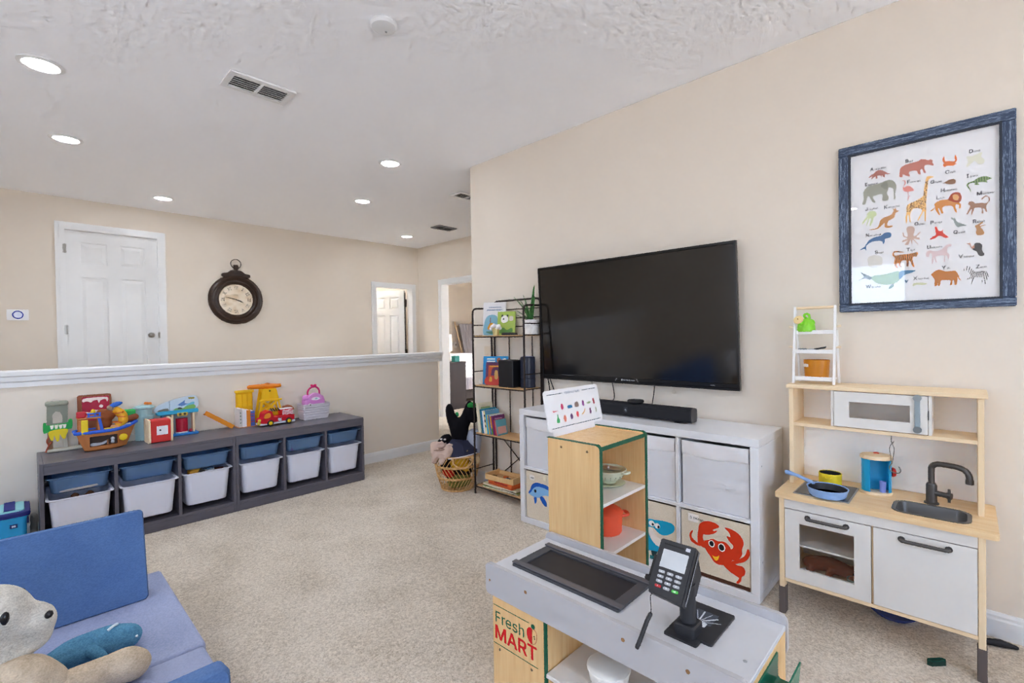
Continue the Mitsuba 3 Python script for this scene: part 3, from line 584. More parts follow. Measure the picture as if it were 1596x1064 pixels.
with onwall(.605):
    t = thing('play_kitchen', 'wooden toy kitchen with white doors, dark sink, tap and microwave, against the wall', 'play kitchen')
    f = -.387
    for x0, x1 in ((.004, .024), (.628, .648)):
        for y0, y1, z1 in ((f, f + .04, .507), (-.06, -.022, .507)):
            part(t, 'leg', box(x0, x1, y0, y1, .11, z1, .002), 'birch_upright', False)
            part(t, 'boot', loft([lift(rrect(x0 - .003, x1 + .003, y0 - .003, y1 + .003, .004, 2), z) for z in (.0005, .116)]), 'boot_brown', 30, label='dark brown leg end')
        part(t, 'side_panel', box(x0 + .003, x1 - .003, f + .041, -.061, .145, .507, 0), 'birch_upright', False)
    part(t, 'base_board', box(.0245, .6275, f + .002, -.061, .143, .157, .001), 'birch', False)
    part(t, 'centre_divider', box(.3285, .3345, f + .016, -.066, .1575, .463, .0005), 'birch_upright', False)
    part(t, 'back_panel', box(.0245, .6275, -.064, -.061, .158, .507, 0), 'kitchen_white', False)
    part(t, 'oven_shelf', box(.026, .327, f + .03, -.066, .300, .308, 0), 'kitchen_white', False)
    part(t, 'front_rail', box(.0245, .6275, f + .001, f + .015, .465, .507, .001), 'kitchen_white', False)
    top = Polygon(rrect(-.011, .681, -.401, -.017, .014, 4), [rrect(.394, .604, -.342, -.190, .04, 5)])
    part(t, 'counter_top', cat(prism(top, .5085, .528), prism(Polygon(rrect(-.0095, .6795, -.3995, -.0185, .013, 4), [rrect(.394, .604, -.342, -.190, .04, 5)]), .528, .5295)), 'counter_maple', False)
    # doors
    def bar_handle(holder, x0, x1, z, y):
        p = smooth_path([(x0, y, z), (x0 + .001, y - .015, z), (x0 + .012, y - .021, z), (x1 - .012, y - .021, z), (x1 - .001, y - .015, z), (x1, y, z)], 5)
        part(holder, 'handle', cat(tube(p, .0065, 10), *[cyl((x, y - .003, z), (x, y + .0005, z), .011) for x in (x0, x1)]), 'tap_grey', 40, label='dark grey bar handle')
    d = part(t, 'door', frame(.0265, .3275, .159, .462, .054, f, f + .015), 'kitchen_white', False, label='white oven door with a window')
    part(d, 'pane', trimesh.Trimesh([(.078, f + .008, .21), (.276, f + .008, .21), (.276, f + .008, .41), (.078, f + .008, .41)], [(0, 1, 2), (0, 2, 3)], process=False), 'clear_pane', False)
    bar_handle(d, .113, .248, .440, f)
    d = part(t, 'door', box(.3355, .6265, f, f + .015, .159, .462, .001), 'kitchen_white', False, label='plain white cupboard door')
    bar_handle(d, .421, .553, .440, f)
    # hob
    k = part(t, 'hob', cat(box(.054, .256, -.368, -.118, .5295, .533, .001)), C('#8a8886', .4), False, label='dark hob plate')
    part(k, 'glass_plate', box(.060, .250, -.362, -.124, .533, .5345, .0005), C('#3c3c3e', .2), False)
    for y in (-.30, -.18): part(k, 'ring', moved(lathe([(.045, 0), (.048, 0), (.048, .0006), (.045, .0006), (.045, 0)], 32), .155, y, .5345), C('#6d6b69', .4), False)
    # sink
    def rr_(i, z, r=.042): return lift(rrect(.389 + i, .609 - i, -.347 + i, -.185 - i, max(r - i, .008), 5), z)
    part(t, 'sink', loft([rr_(.012, .472), rr_(.004, .480), rr_(.0055, .5296), rr_(-.004, .5296), rr_(-.005, .5315), rr_(-.001, .533), rr_(.008, .531), rr_(.010, .520), rr_(.016, .486), rr_(.024, .478)], True, True), mat('sink_grey', '#6b6a69', .32, metal=.5), 35)
    # tap
    with at(.497, -.148, .5298):
        k = part(t, 'tap', lathe([(0, 0), (.024, 0), (.024, .004), (.0185, .008), (.0175, .02), (.0175, .075), (.014, .083), (.0, .084)], 28), 'tap_grey', 35, label='dark grey curved tap')
        part(k, 'spout', cat(tube(smooth_path([(0, 0, .08), (0, 0, .135), (.003, -.002, .152), (.018, -.006, .163), (.04, -.014, .165), (.075, -.025, .165), (.098, -.032, .157), (.109, -.036, .14), (.111, -.037, .117)], 6), .0105, 14), cyl((.111, -.037, .108), (.111, -.037, .124), .0125)), 'tap_grey', 40)
        part(k, 'cross_handle', cat(cyl((.012, -.004, .045), (.058, -.018, .045), .0115, .009, n=16), cyl((.046, -.014, .045), (.06, -.0185, .045), .0125, n=16), moved(cat(cyl((0, 0, -.026), (0, 0, .026), .0045), cyl((0, -.024, 0), (0, .024, 0), .0045)), .053, -.016, .045, rz=-17)), 'tap_grey', 40)
    # superstructure
    uf = -.212
    for x0, x1 in ((.004, .022), (.630, .648)): part(t, 'upright', box(x0, x1, uf, -.017, .5298, .9695, .0015), 'birch_upright', False)
    part(t, 'top_board', box(-.006, .658, uf - .008, -.012, .970, .987, .002), 'birch', False)
    part(t, 'upper_shelf', box(.0225, .6295, uf + .001, -.022, .797, .812, .001), 'birch', False)
    part(t, 'upper_back', box(.0225, .6295, -.0215, -.0175, .5305, .9695, 0), C('#fdfdfc', .5), False)
    for x0, x1 in ((.168, .178), (.492, .502)): part(t, 'microwave_side', box(x0, x1, uf + .002, -.022, .8125, .9695, .0005), 'kitchen_white', False)
    d = part(t, 'microwave_door', frame(.180, .490, .815, .967, .054, uf - .003, uf + .011, .042), 'kitchen_white', False, label='white microwave door with a window')
    part(d, 'pane', trimesh.Trimesh([(.23, uf + .004, .85), (.44, uf + .004, .85), (.44, uf + .004, .93), (.23, uf + .004, .93)], [(0, 1, 2), (0, 2, 3)], process=False), 'clear_pane', False)
    part(d, 'handle', cat(box(.4505, .4675, uf - .012, uf - .004, .835, .957, .002)), C('#8f9ea6', .4), False, label='grey vertical handle')
    part(d, 'handle_cap', cat(*[cyl((.459, uf - .015, z), (.459, uf - .003, z), .0135, n=20) for z in (.833,)]), C('#6d7478', .4), 40)
    part(d, 'handle_cap', cyl((.459, uf - .015, .959), (.459, uf - .003, .959), .0135, n=20), C('#8d969a', .4), 40)
    part(d, 'hinge', box(.4895, .4935, uf - .004, uf + .004, .875, .91, .0005), C('#4a4a4c', .4), False)
    part(t, 'hook', tube(smooth_path([(.372, -.16, .797), (.372, -.16, .765), (.376, -.164, .758), (.38, -.16, .765)], 6), .0016, 6), C('#5a5857', .4))
    tk = single('toy_whisk', cat(tube(smooth_path([(.374, -.161, .757), (.366, -.16, .735), (.37, -.16, .70), (.372, -.16, .67)], 6), .0012, 5), tube(smooth_path([(.374, -.161, .757), (.381, -.16, .735), (.378, -.16, .70), (.374, -.16, .67)], 6), .0012, 5),
                tube(smooth_path([(.373, -.16, .672), (.365, -.16, .655), (.372, -.16, .638), (.392, -.16, .634), (.402, -.16, .645), (.396, -.16, .662)], 6), .0022, 6)), C('#6b6a66', .35, metallic=.6), 'thin grey wire utensil hanging from a hook under the microwave', 'utensil')
# ------------------------------------------------------------------ on the counter
with at(2.356, .430, .5356):
    t = thing('toy_pan', 'light blue toy frying pan with a dark inside, on the hob of the play kitchen', 'pan')
    part(t, 'body', lathe([(0, 0), (.060, 0), (.066, .006), (.074, .034), (.0755, .036), (.073, .0365), (.070, .034), (.063, .008), (0, .007)], 40), C('#8fb4e8', .35), 40)
    part(t, 'inside_coating', lathe([(0, .0072), (.0628, .0082), (.0695, .033), (.0703, .0342), (.0633, .0085), (0, .0075)][::-1], 40), C('#22262e', .4), 40, label='black non-stick inside')
    part(t, 'handle', tube(smooth_path([(.035, .058, .031), (.052, .085, .037), (.075, .125, .043), (.098, .170, .045), (.104, .182, .044)], 5), [.009] * 5 + [.0075] * 8 + [.0095] * 7 + [.006], 10), C('#8fb4e8', .35), 40)
with at(2.535, .452, .5352):
    t = thing('toy_pot', 'small yellow toy saucepan with a black inside, behind the blue pan', 'pot')
    part(t, 'body', lathe([(0, 0), (.040, 0), (.043, .004), (.0445, .054), (.043, .056), (.041, .054), (.039, .006), (0, .005)], 32), C('#e6cf2e', .4), 40)
    part(t, 'inside_coating', lathe([(0, .0052), (.0388, .0062), (.0408, .0535), (.0413, .0545), (.0392, .0062), (0, .0055)][::-1], 32), C('#1e2024', .5), 40)
    part(t, 'handle', cat(moved(tube(smooth_path([(-.012, 0, 0), (-.009, -.013, -.002), (.009, -.013, -.002), (.012, 0, 0)], 5), .0035, 8), -.043, 0, .043, rz=-95)), C('#e6cf2e', .4), 40)
with at(2.552, .287, .5298, rz=-62):
    t = thing('toy_coffee_maker', 'blue toy coffee maker with pale wooden top and base and a red knob', 'toy coffee maker')
    part(t, 'base', lathe([(0, 0), (.056, 0), (.058, .004), (.056, .012), (0, .012)], 36, .85), 'birch', 40, label='pale wooden base')
    part(t, 'top', lathe([(0, .150), (.057, .150), (.059, .156), (.055, .166), (.03, .171), (0, .172)], 36, .85), 'birch', 40, label='pale wooden top')
    part(t, 'lid_button', moved(lathe([(0, 0), (.010, 0), (.009, .004), (0, .005)], 18), 0, 0, .1715), C('#c9482e', .4))
    arc = lambda r, a0, a1: [(r * math.cos(math.radians(a)), .85 * r * math.sin(math.radians(a))) for a in np.linspace(a0, a1, 22)]
    part(t, 'shell', prism(Polygon(arc(.053, -45, 225) + arc(.047, 225, -45)), .0122, .1498), C('#1f9fd2', .35), 40)
    part(t, 'inner_back', prism(Polygon(arc(.0468, 20, 160)), .0122, .1498), C('#1787b8', .4), 40)
    part(t, 'cup', moved(lathe([(0, 0), (.010, 0), (.012, .045), (.010, .045), (0, .004)], 18), .014, -.024, .0122), C('#7f8fd4', .3), 40, label='small lilac cup')
    part(t, 'knob', moved(lathe([(0, 0), (.018, 0), (.02, .006), (.017, .012), (.007, .016), (0, .016)], 24), .053, -.006, .095, ry=90, rz=-5), C('#c22a24', .35), 40, label='red round knob')
# ------------------------------------------------------------------ inside the oven
PLUSH = lambda n, c, s=1.0: bumped(mat(n, c, .95, spec=.05), lambda p, nn, uv: F(p.x * 180 * s, p.y * 180 * s, p.z * 180 * s, 2), .006, 1.2e-3)
PLUSH('plush_rust', '#7c4028')
with at(2.47, .43, .1585):
    t = thing('plush_toy', 'rust brown soft toy lying inside the oven of the play kitchen', 'soft toy')
    part(t, 'body', blob([[((-.02, .09, .035), .028), ((0, .02, .04), .033), ((-.01, -.045, .035), .030)], [((-.01, -.045, .035), .026), ((-.02, -.085, .03), .027)], [((-.02, -.06, .03), .014), ((-.06, -.07, .018), .014)], [((-.02, .07, .03), .016), ((-.06, .08, .018), .016)], [((-.02, .0, .03), .014), ((-.06, .01, .016), .013)], [((-.02, -.1, .055), .010)], [((-.02, -.07, .058), .010)]], .012), 'plush_rust', True)
    part(t, 'muzzle', ell((-.047, -.088, .028), (.012, .014, .012)), C('#b5764e', .9), True)
    for y in (-.078, -.1): part(t, 'eye', ell((-.043, y, .041), (.003, .003, .003), n=1), C('#101010', .2), True)
with at(2.40, .515, .1585): single('toy_plate', lathe([(0, 0), (.026, 0), (.032, .012), (.030, .0125), (.025, .003), (0, .003)], 26), C('#d6dade', .4), 'white toy dish at the left end inside the oven', 'dish')
with at(2.40, .345, .1585): single('toy_cup', lathe([(0, 0), (.022, 0), (.027, .036), (.0255, .036), (.021, .003), (0, .003)], 26), C('#7f9a98', .4), 'grey green toy cup at the right end inside the oven', 'cup')
# ------------------------------------------------------------------ under and beside the kitchen
with at(2.596, .235, .0005): single('toy_plate', lathe([(0, 0), (.06, 0), (.085, .02), (.083, .022), (.058, .004), (0, .004)], 36), C('#33468c', .4), 'dark blue plate on the carpet under the play kitchen', 'plate')
with at(2.315, .087, .001, rz=-43):
    t = thing('toy_block', 'dark green flat toy block with pointed ends on the carpet before the kitchen', 'toy block')
    part(t, 'body', prism([(-.026, -.011), (.026, -.011), (.036, 0), (.026, .011), (-.026, .011), (-.036, 0)], 0, .016), C('#0f3830', .5), False)
    part(t, 'rim', prism(Polygon([(-.024, -.009), (.024, -.009), (.033, 0), (.024, .009), (-.024, .009), (-.033, 0)], [[(-.021, -.0065), (.021, -.0065), (.028, 0), (.021, .0065), (-.021, .0065), (-.028, 0)]]), .016, .018), C('#154a40', .5), False)
with at(2.605, -.088, .001, rz=-70): single('door_stop', sphere_hull([(-.05, 0, .012), (.0, .004, .014), (.045, 0, .008)], [.011, .013, .007], 2), C('#1c1c20', .6), 'black rounded object on the carpet against the baseboard right of the kitchen', 'object', smooth=True)
# ------------------------------------------------------------------ little plant ladder on the kitchen
mat('ladder_white', '#eceded', .4)
with onwall(.598, .9875):
    t = thing('toy_ladder_shelf', 'small white folding toy shelf standing on the left end of the play kitchen', 'shelf')
    for x in (0.0, .160):
        part(t, 'post', moved(box(x, x + .010, -.006, .006, .001, .362, .001), 0, -.163, 0, rx=-7), 'ladder_white', False)
        part(t, 'post', moved(box(x + .0005, x + .0095, -.005, .005, .001, .25, .001), 0, -.045, 0, rx=10), 'ladder_white', False)
    for z, y0 in ((.022, -.155), (.146, -.14), (.236, -.128)): part(t, 'tray', cat(box(.0105, .1595, y0, -.055 if z < .2 else -.09, z, z + .005, 0), box(.0105, .1595, y0 - .004, y0, z - .006, z + .012, .001)), 'ladder_white', False)
    part(t, 'rail', cyl((.0095, -.1195, .352), (.1605, -.1195, .352), .0065, n=14), 'birch', 40, label='wooden top rail')
    for x, s in ((-.001, -1), (.171, 1)):
        for y, z in ((-.1295, .262), (-.1395, .168)): part(t, 'peg', cyl((x, y, z), (x + s * .016, y, z + .004), .0035, .006, n=12), C('#ead9be', .5), 40)
    with at(.047, -.108, .2415, rz=24):
        w = thing('watering_can', 'bright green toy watering can with a yellow rose on the ladder shelf', 'watering can')
        part(w, 'body', lathe([(0, 0), (.036, 0), (.038, .006), (.036, .03), (.026, .05), (.016, .062), (.013, .06), (.023, .047), (.033, .028), (.034, .006), (0, .005)], 30), C('#86d636', .3), 40)
        part(w, 'handle', tube(smooth_path([(.014, .0, .058), (.012, 0, .078), (.0, 0, .084), (-.008, 0, .074), (.006, .0, .06), (.028, 0, .05), (.032, 0, .036)], 5), .0055, 8), C('#86d636', .3), 40)
        part(w, 'spout', tube([(-.018, -.012, .022), (-.03, -.022, .044), (-.036, -.028, .054)], [.012, .010, .012], 14), C('#86d636', .3), 40)
        part(w, 'rose', moved(lathe([(0, 0), (.016, 0), (.0215, .006), (.019, .011), (0, .013)], 24), -.035, -.028, .053, rx=62, rz=-35), C('#ecd49a', .4), 40, label='pale yellow rose with a hole')
        part(w, 'rose_hole', moved(trimesh.creation.cylinder(.003, .002, sections=12), -.0415, -.0375, .0595, rx=62, rz=-35), C('#8a6a3a', .5))
    with at(.02, -.11, .1515):
        w = thing('toy_trowel', 'small grey toy trowel lying on the middle tray of the ladder shelf', 'trowel')
        part(w, 'blade', moved(loft([lift(rrect(-.02, .02, -.012, .012, .006, 3), 0.004), lift(rrect(-.024, .026, -.014, .014, .006, 3), .012)]), .085, 0, .004, ry=-12), C('#35363a', .5), 40)
        part(w, 'handle', cat(tube([(.064, 0, .008), (.03, 0, .006)], .003, 8)), C('#b9bec4', .4), 40)
        part(w, 'grip', tube([(.03, 0, .006), (.024, 0, .006), (-.002, 0, .006), (-.006, 0, .006)], [.004, .006, .0055, .003], 10), C('#6c7680', .5), 40)
    with at(.088, -.107, .0275):
        w = thing('toy_bucket', 'orange brown round tub with a white sticker on the lowest tray of the ladder shelf', 'tub')
        part(w, 'body', lathe([(0, 0), (.046, 0), (.048, .004), (.053, .082), (.051, .083), (.046, .006), (0, .004)], 36, .85), C('#c07a1e', .3), 40)
        part(w, 'sticker', lathe([(.0502, .048), (.0512, .064), (.0517, .064), (.0507, .048)], 36, .85) if False else moved(face(rrect(-.014, .014, 0, .014, .003), -.0012, .0008), -.036, -.0345, .05, rz=-38), C('#e6e0d4', .6), False)
# ------------------------------------------------------------------ toy market stand (counter with a tower at its back left)
wood('maple_panel', '#d3a76e', '#e6c592', 2, .4)
mat('counter_grey', '#b4b3b6', .4)
mat('counter_pale', '#c9cbd0', .35)
GREEN = C('#12543c', .45)
FL = 1.100            # front face of the counter, in world x
with at(0, 1.20, 0, rz=-90):
    t = thing('toy_market_stand', 'wooden toy market stand with grey counter, green-edged shelf tower and Fresh MART lettering', 'toy market stand')
    # counter
    part(t, 'counter_top', box(.004, .842, FL + .0155, 1.4215, .424, .438, .002), 'counter_pale', False)
    part(t, 'front_board', face(rrect(0, .846, .352, .456, .016, 5), FL, FL + .015), 'counter_grey', False)
    part(t, 'back_board', face(rrect(0, .846, .352, .462, .022, 5), 1.422, 1.436), 'counter_grey', False)
    part(t, 'side_panel', box(.030, .045, FL + .0165, 1.42, .0005, .4235, .001), 'maple_panel', False)
    part(t, 'side_panel', box(.828, .842, FL + .0165, 1.42, .0005, .4235, .001), 'maple_panel', False)
    fp = part(t, 'front_panel', box(.0305, .256, FL + .002, FL + .0155, .0005, .3515, .001), 'maple_panel', False, label='maple panel with the shop lettering')
    part(t, 'edge_band', box(.2562, .2612, FL + .001, FL + .0165, .0005, .3515, .0015), GREEN, False, label='green edge strip')
    part(t, 'inner_panel', box(.244, .2585, FL + .017, 1.42, .0005, .4235, .001), 'maple_panel', False)
    part(t, 'counter_shelf', box(.2615, .8275, FL + .004, 1.42, .178, .192, .002), 'kitchen_white', False)
    part(t, 'bracket', cat(box(.40, .43, 1.395, 1.42, .192, .24, .002), box(.38, .43, 1.36, 1.42, .1925, .205, .002)), C('#17181a', .5), False)
    for X, Z in ((.185, .418), (.535, .418), (.712, .418), (.02, .40)):
        part(t, 'screw', moved(trimesh.creation.cylinder(.0055 if X > .1 else .004, .001, sections=14), X, FL - .0004, Z, rx=90), C('#8c6a48', .5), 40)
    for X, Z in ((.062, .178), (.205, .178)): part(t, 'screw', moved(trimesh.creation.cylinder(.004, .001, sections=14), X, FL + .0016, Z, rx=90), C('#6a5a48', .5), 40)
    part(t, 'screw', moved(trimesh.creation.cylinder(.005, .001, sections=14), .81, 1.20, .4384), C('#8f9398', .5), 40)
    # lettering
    yb = FL + .0014
    part(fp, 'word', txt('Fresh', .036, .040, .268, yb, width=.130), GREEN, False, label='green word Fresh')
    part(fp, 'word', txt('MART', .044, .036, .212, yb, True, width=.186), C('#c4161c', .5), False, label='bold red word MART')
    part(fp, 'rule', box(.036, .196, yb, yb + .0006, .3225, .3245, 0), GREEN, False); part(fp, 'rule', box(.034, .232, yb, yb + .0006, .193, .195, 0), GREEN, False)
    ap = [(.212, .297), (.222, .303), (.234, .295), (.238, .275), (.232, .250), (.222, .240), (.212, .243)]
    AZ = lambda m: affinity.translate(affinity.scale(m, .86, .78, origin=(.212, .24)), -.004, .022)
    half = AZ(curve_poly([(.212, .297), (.203, .303), (.192, .296), (.187, .276), (.193, .252), (.203, .241), (.212, .243)], 5))
    part(fp, 'fruit_half', face(half.intersection(sbox(.17, .2, .208, .33)), yb - .0002, yb + .0006), C('#c4161c', .5), False)
    oth = AZ(curve_poly([(2 * .212 - x, z) for x, z in [(.212, .297), (.203, .303), (.192, .296), (.187, .276), (.193, .252), (.203, .241), (.212, .243)]], 5)).intersection(sbox(.208, .2, .26, .33))
    part(fp, 'fruit_outline', face(oth.difference(oth.buffer(-.0014)), yb, yb + .0006), C('#a8442c', .5), False)
    part(fp, 'leaf', face(circle(.0078, 18, .213, .318), yb - .0004, yb + .0006), GREEN, False)
    part(fp, 'seed', face(circle(.0022, 10, .217, .288, .003), yb, yb + .0006), C('#3a2a1c', .5), False); part(fp, 'seed', face(circle(.002, 10, .219, .282, .0026), yb, yb + .0006), C('#3a2a1c', .5), False)
    # conveyor belt
    b = part(t, 'conveyor', cat(prism(Polygon(rrect(.062, .480, 1.168, 1.376, .003, 2), [rrect(.095, .446, 1.206, 1.340, .002, 1)]), .4385, .446)), mat('belt_frame', '#44464c', .35), False, label='dark grey conveyor frame')
    for y in (1.172, 1.350): part(b, 'rail', box(.056, .486, y, y + .022, .4462, .4515, .002), C('#56555a', .4), False)
    part(b, 'belt', box(.0955, .4455, 1.2065, 1.3395, .4385, .4415, .0005), C('#232227', .6), False, label='black belt')
    # tray
    U = Polygon([(.8425, .41), (.8425, .348), (.849, .340), (.882, .340), (.893, .352), (.898, .408), (.894, .408), (.888, .355), (.880, .3445), (.851, .3445), (.846, .35), (.846, .41)])
    part(t, 'tray', face(U, 1.105, 1.335), mat('green_plastic', '#0f6650', .2), False, label='dark green plastic side tray')
    # tower
    X1, Y0, Y1, ZT = .247, 1.440, 1.785, .832
    tp = [(0, .0005)] + [(X1, .0005)] + [(X1 - .02 + .02 * math.sin(a), ZT - .02 + .02 * math.cos(a)) for a in np.linspace(math.pi / 2, 0, 6)] + [(0, ZT)]
    for ya, yb_ in ((Y0, Y0 + .014), (Y1 - .014, Y1)):
        part(t, 'tower_side', face(Polygon(tp).buffer(-.0035, join_style=2), ya, yb_), 'maple_panel', False)
        band = [(X1, .0005)] + tp[2:8] + [(X1 - .0235, ZT - .0036)] + [(X1 - .02 + .0165 * math.sin(a), ZT - .02 + .0165 * math.cos(a)) for a in np.linspace(0, math.pi / 2, 6)] + [(X1 - .0035, .0005)]
        part(t, 'edge_band', face(band, ya - .0006, yb_ + .0006), GREEN, False, label='green edge strip')
        part(t, 'edge_band', box(.0, X1 - .0236, ya - .0004, yb_ + .0004, ZT - .0034, ZT - .0006, 0), C('#3c5a48', .5), False)
    part(t, 'tower_top', box(0, X1 - .008, Y0 + .0145, Y1 - .0145, .808, .8225, .001), 'maple_panel', False)
    part(t, 'edge_band', box(X1 - .0078, X1 - .0038, Y0 + .0145, Y1 - .0145, .8075, .823, .001), GREEN, False, label='green edge strip')
    part(t, 'tower_back', box(.0, .012, Y0 + .0145, Y1 - .0145, .0005, .8075, 0), 'maple_panel', False)
    for z in (.613, .418, .215, .03): part(t, 'tower_shelf', box(.0125, X1 - .004, Y0 + .0145, Y1 - .0145, z - .013, z, .001), 'kitchen_white', False, label='white shelf board')
    for x, z in ((.03, .806), (.19, .806)): part(t, 'screw', moved(trimesh.creation.cylinder(.0045, .001, sections=14), x + (.04 if x < .1 else 0), Y0 - .0004, z - .005, rx=90), C('#6f5638', .5), 40)
    # sign with the price pictures
with at(0, 1.1955, .8235, rx=-11):
    # local x = world x, front faces -y
    sg = part(t, 'sign', cat(face(rrect(1.449, 1.832, .020, .186, .017, 5), -.004, 0), face(rrect(1.476, 1.764, .0, .05, .004, 2), -.0036, -.0004)), C('#eef0f4', .4), False, label='white sign board with pictures of goods')
    part(sg, 'word', txt('Product Prices', .011, 1.585, .163, -.0046, width=.105), C('#8a94a8', .5), False, label='words Product Prices')
    for a, b_, z in ((1.468, 1.568, .168), (1.708, 1.812, .168), (1.470, 1.814, .032)): part(sg, 'rule', box(a, b_, -.0048, -.0040, z - .0012, z + .0012, 0), C('#41586a', .5), False)
    E2 = lambda x, z, a, c: face(circle(a, 18, x, z, c), -.0048, -.0040)
    goods = [('carrot', face([(1.487, .104), (1.528, .098), (1.487, .094)], -.0048, -.004), '#cf7a80'), ('tomato', E2(1.555, .113, .010, .017), '#b8436a'), ('tin', face(rrect(1.588, 1.626, .098, .116, .005), -.0048, -.004), '#2f6e9e'), ('loaf', face(curve_poly([(1.640, .098), (1.642, .12), (1.656, .128), (1.67, .12), (1.672, .098)]), -.0048, -.004), '#8f7f7c'),
             ('grapes', E2(1.703, .111, .009, .017), '#8a4a8e'), ('peas', face(curve_poly([(1.727, .108), (1.745, .116), (1.764, .110), (1.745, .102)]), -.0048, -.004), '#8fa683'), ('sausage', face(affinity.rotate(Polygon(rrect(1.777, 1.791, .095, .13, .006)), 8), -.0048, -.004), '#9e4652'),
             ('bottle', face(curve_poly([(1.508, .046), (1.508, .064), (1.514, .074), (1.516, .09), (1.520, .09), (1.522, .074), (1.527, .064), (1.527, .046)]), -.0048, -.004), '#45a86c'), ('bread', E2(1.563, .063, .011, .019), '#cf7f6e'), ('plum', E2(1.609, .066, .010, .017), '#5f4272'), ('apple', E2(1.652, .07, .010, .017), '#d2525c'),
             ('banana', face(curve_poly([(1.676, .062), (1.69, .062), (1.708, .074), (1.711, .092), (1.705, .078), (1.69, .068)]), -.0048, -.004), '#dcae72'), ('aubergine', face(rrect(1.740, 1.755, .056, .09, .006), -.0048, -.004), '#7a5078'), ('jar', face(rrect(1.786, 1.797, .058, .088, .004), -.0048, -.004), '#a9ae98')]
    for n_, m_, c_ in goods:
        m_ = m_.copy(); c0 = m_.bounds.mean(0); m_.vertices = c0 + (m_.vertices - c0) * [.85, 1, .72]
        part(sg, n_, m_, C(c_, .6), False)
# ------------------------------------------------------------------ card terminal on the counter
BLK = mat('terminal_black', '#2a2b2f', .4)
with at(0, 1.20, .4384, rz=-90):
    t = thing('card_terminal', 'black toy card terminal on a post with keypad and grey screen on the market counter', 'card terminal')
    part(t, 'base_plate', cat(prism(rrect(.617, .732, 1.195, 1.365, .006), .0002, .006), prism(rrect(.617, .705, 1.166, 1.26, .006), .0002, .005)), BLK, False)
    k = part(t, 'scanner_window', box(.640, .700, 1.268, 1.332, .006, .0068, .0002), C('#4a505c', .25), False)
    part(k, 'beam_print', cat(*[moved(box(-.0008 - .0012 * (i % 2), .0008 + .0012 * (i % 2), 0, .058, 0, .0004, 0), .667, 1.270, .0068, rz=a) for i, a in enumerate((-62, -40, -18, 4, 24))]), C('#dfe4ec', .4), False, label='white scanner beam print', stuff=True)
    part(k, 'base_mark', prism(rrect(.668, .690, 1.255, 1.275, .002), .0062, .0072), C('#e4e8f0', .4), False)
    part(t, 'post_socket', loft([lift(rrect(.636, .692, 1.183, 1.242, .008), z) for z in (.0052, .03)] + [lift(rrect(.640, .688, 1.187, 1.238, .008), .034)]), BLK, 30)
    part(t, 'post', cyl((.664, 1.213, .034), (.660, 1.218, .13), .0205, .0205, n=24), BLK, 40)
    with at(.630, 1.203, .157, rx=-39):
        hw, hh = .050, .072
        body = Polygon([(-hw + .006, -hh), (hw, -hh - .006), (hw, hh - .004), (hw - .004, hh), (-hw + .004, hh), (-hw, hh - .004), (-hw, -hh + .022)])
        hd = part(t, 'head', cat(face(body, -.013, .012), face(body.buffer(-.003), -.016, -.013)), BLK, False)
        part(hd, 'printer', moved(loft([np.stack([r[:, 0], np.full(len(r), y), r[:, 1]], 1) for r, y in ((rrect(-.046, .046, -.035, .064, .003, 1), .012), (rrect(-.044, .044, -.03, .03, .003, 1), .075))]), 0, 0, 0), BLK, False)
        part(hd, 'scanner_holder', cat(box(-hw - .016, -hw - .0005, .004, .022, -.03, .03, .003), box(-hw - .024, -hw - .004, .002, .026, -.042, -.028, .003)), C('#17171a', .5), False)
        part(hd, 'card_slot', box(hw + .0002, hw + .0012, -.003, .001, -hh + .01, hh - .008, 0), C('#0c0c0e', .5), False); part(hd, 'slot_rim', box(hw + .0002, hw + .0016, .002, .005, -hh, hh - .006, 0), C('#8a8d94', .3), False)
        part(hd, 'top_slot', box(-.036, .018, -.0164, -.0158, .058, .0615, 0), C('#0c0c0e', .5), False)
        part(hd, 'screen', box(-.034, .036, -.0172, -.0158, -.002, .046, .0004), C('#c4c8cc', .25), False, label='pale grey screen'); part(hd, 'sticker', box(.024, .036, -.0168, -.0158, .055, .064, 0), C('#c9ccd6', .4), False)
        for r in range(4):
            for c in range(3):
                x, z = -.023 + .0235 * c, -.0135 - .0125 * r
                red, grn = (r == 3 and c == 0), (r == 3 and c == 2)
                kk = part(hd, 'key', moved(loft([lift(rrect(-.0088, .0088, -.0038, .0038, .0025, 3), 0), lift(rrect(-.0082, .0082, -.0032, .0032, .0022, 3), .0022)]), x, -.016, z, rx=90), C('#b3242c' if red else '#49b04a' if grn else '#a9acb2', .35), 30, label='red key' if red else 'green key' if grn else None)
                s = 'x' if red else 'ok' if grn else '1234567890..'[r * 3 + c] if r < 3 else '0'
                m = txt(s, .0042, 0, 0, 0, True, .0003); m.apply_translation([x - m.bounds[:, 0].mean(), -.0186, z - m.bounds[:, 2].mean()])
                part(kk, 'mark', m, C('#f0f0f0', .4), False)
    with at(.615, 0, 0):
        s = thing('stylus', 'black toy stylus hanging on a cord from the card terminal', 'stylus')
        part(s, 'cord', tube(smooth_path([(-.02, 1.150, .108), (-.02, 1.14, .10), (-.012, 1.128, .085), (-.008, 1.120, .072)], 6), .0011, 6), C('#1a1a1c', .5))
        part(s, 'pen', tube(smooth_path([(-.008, 1.120, .073), (-.009, 1.117, .068), (-.012, 1.105, .055), (-.018, 1.085, .02), (-.022, 1.072, .0), (-.023, 1.070, -.004)], 5), [.0025, .0035, .0045, .005, .0053] + [.0056] * 15 + [.0056, .0052, .0042, .003, .0022, .0012], 12), C('#232326', .4), 40)
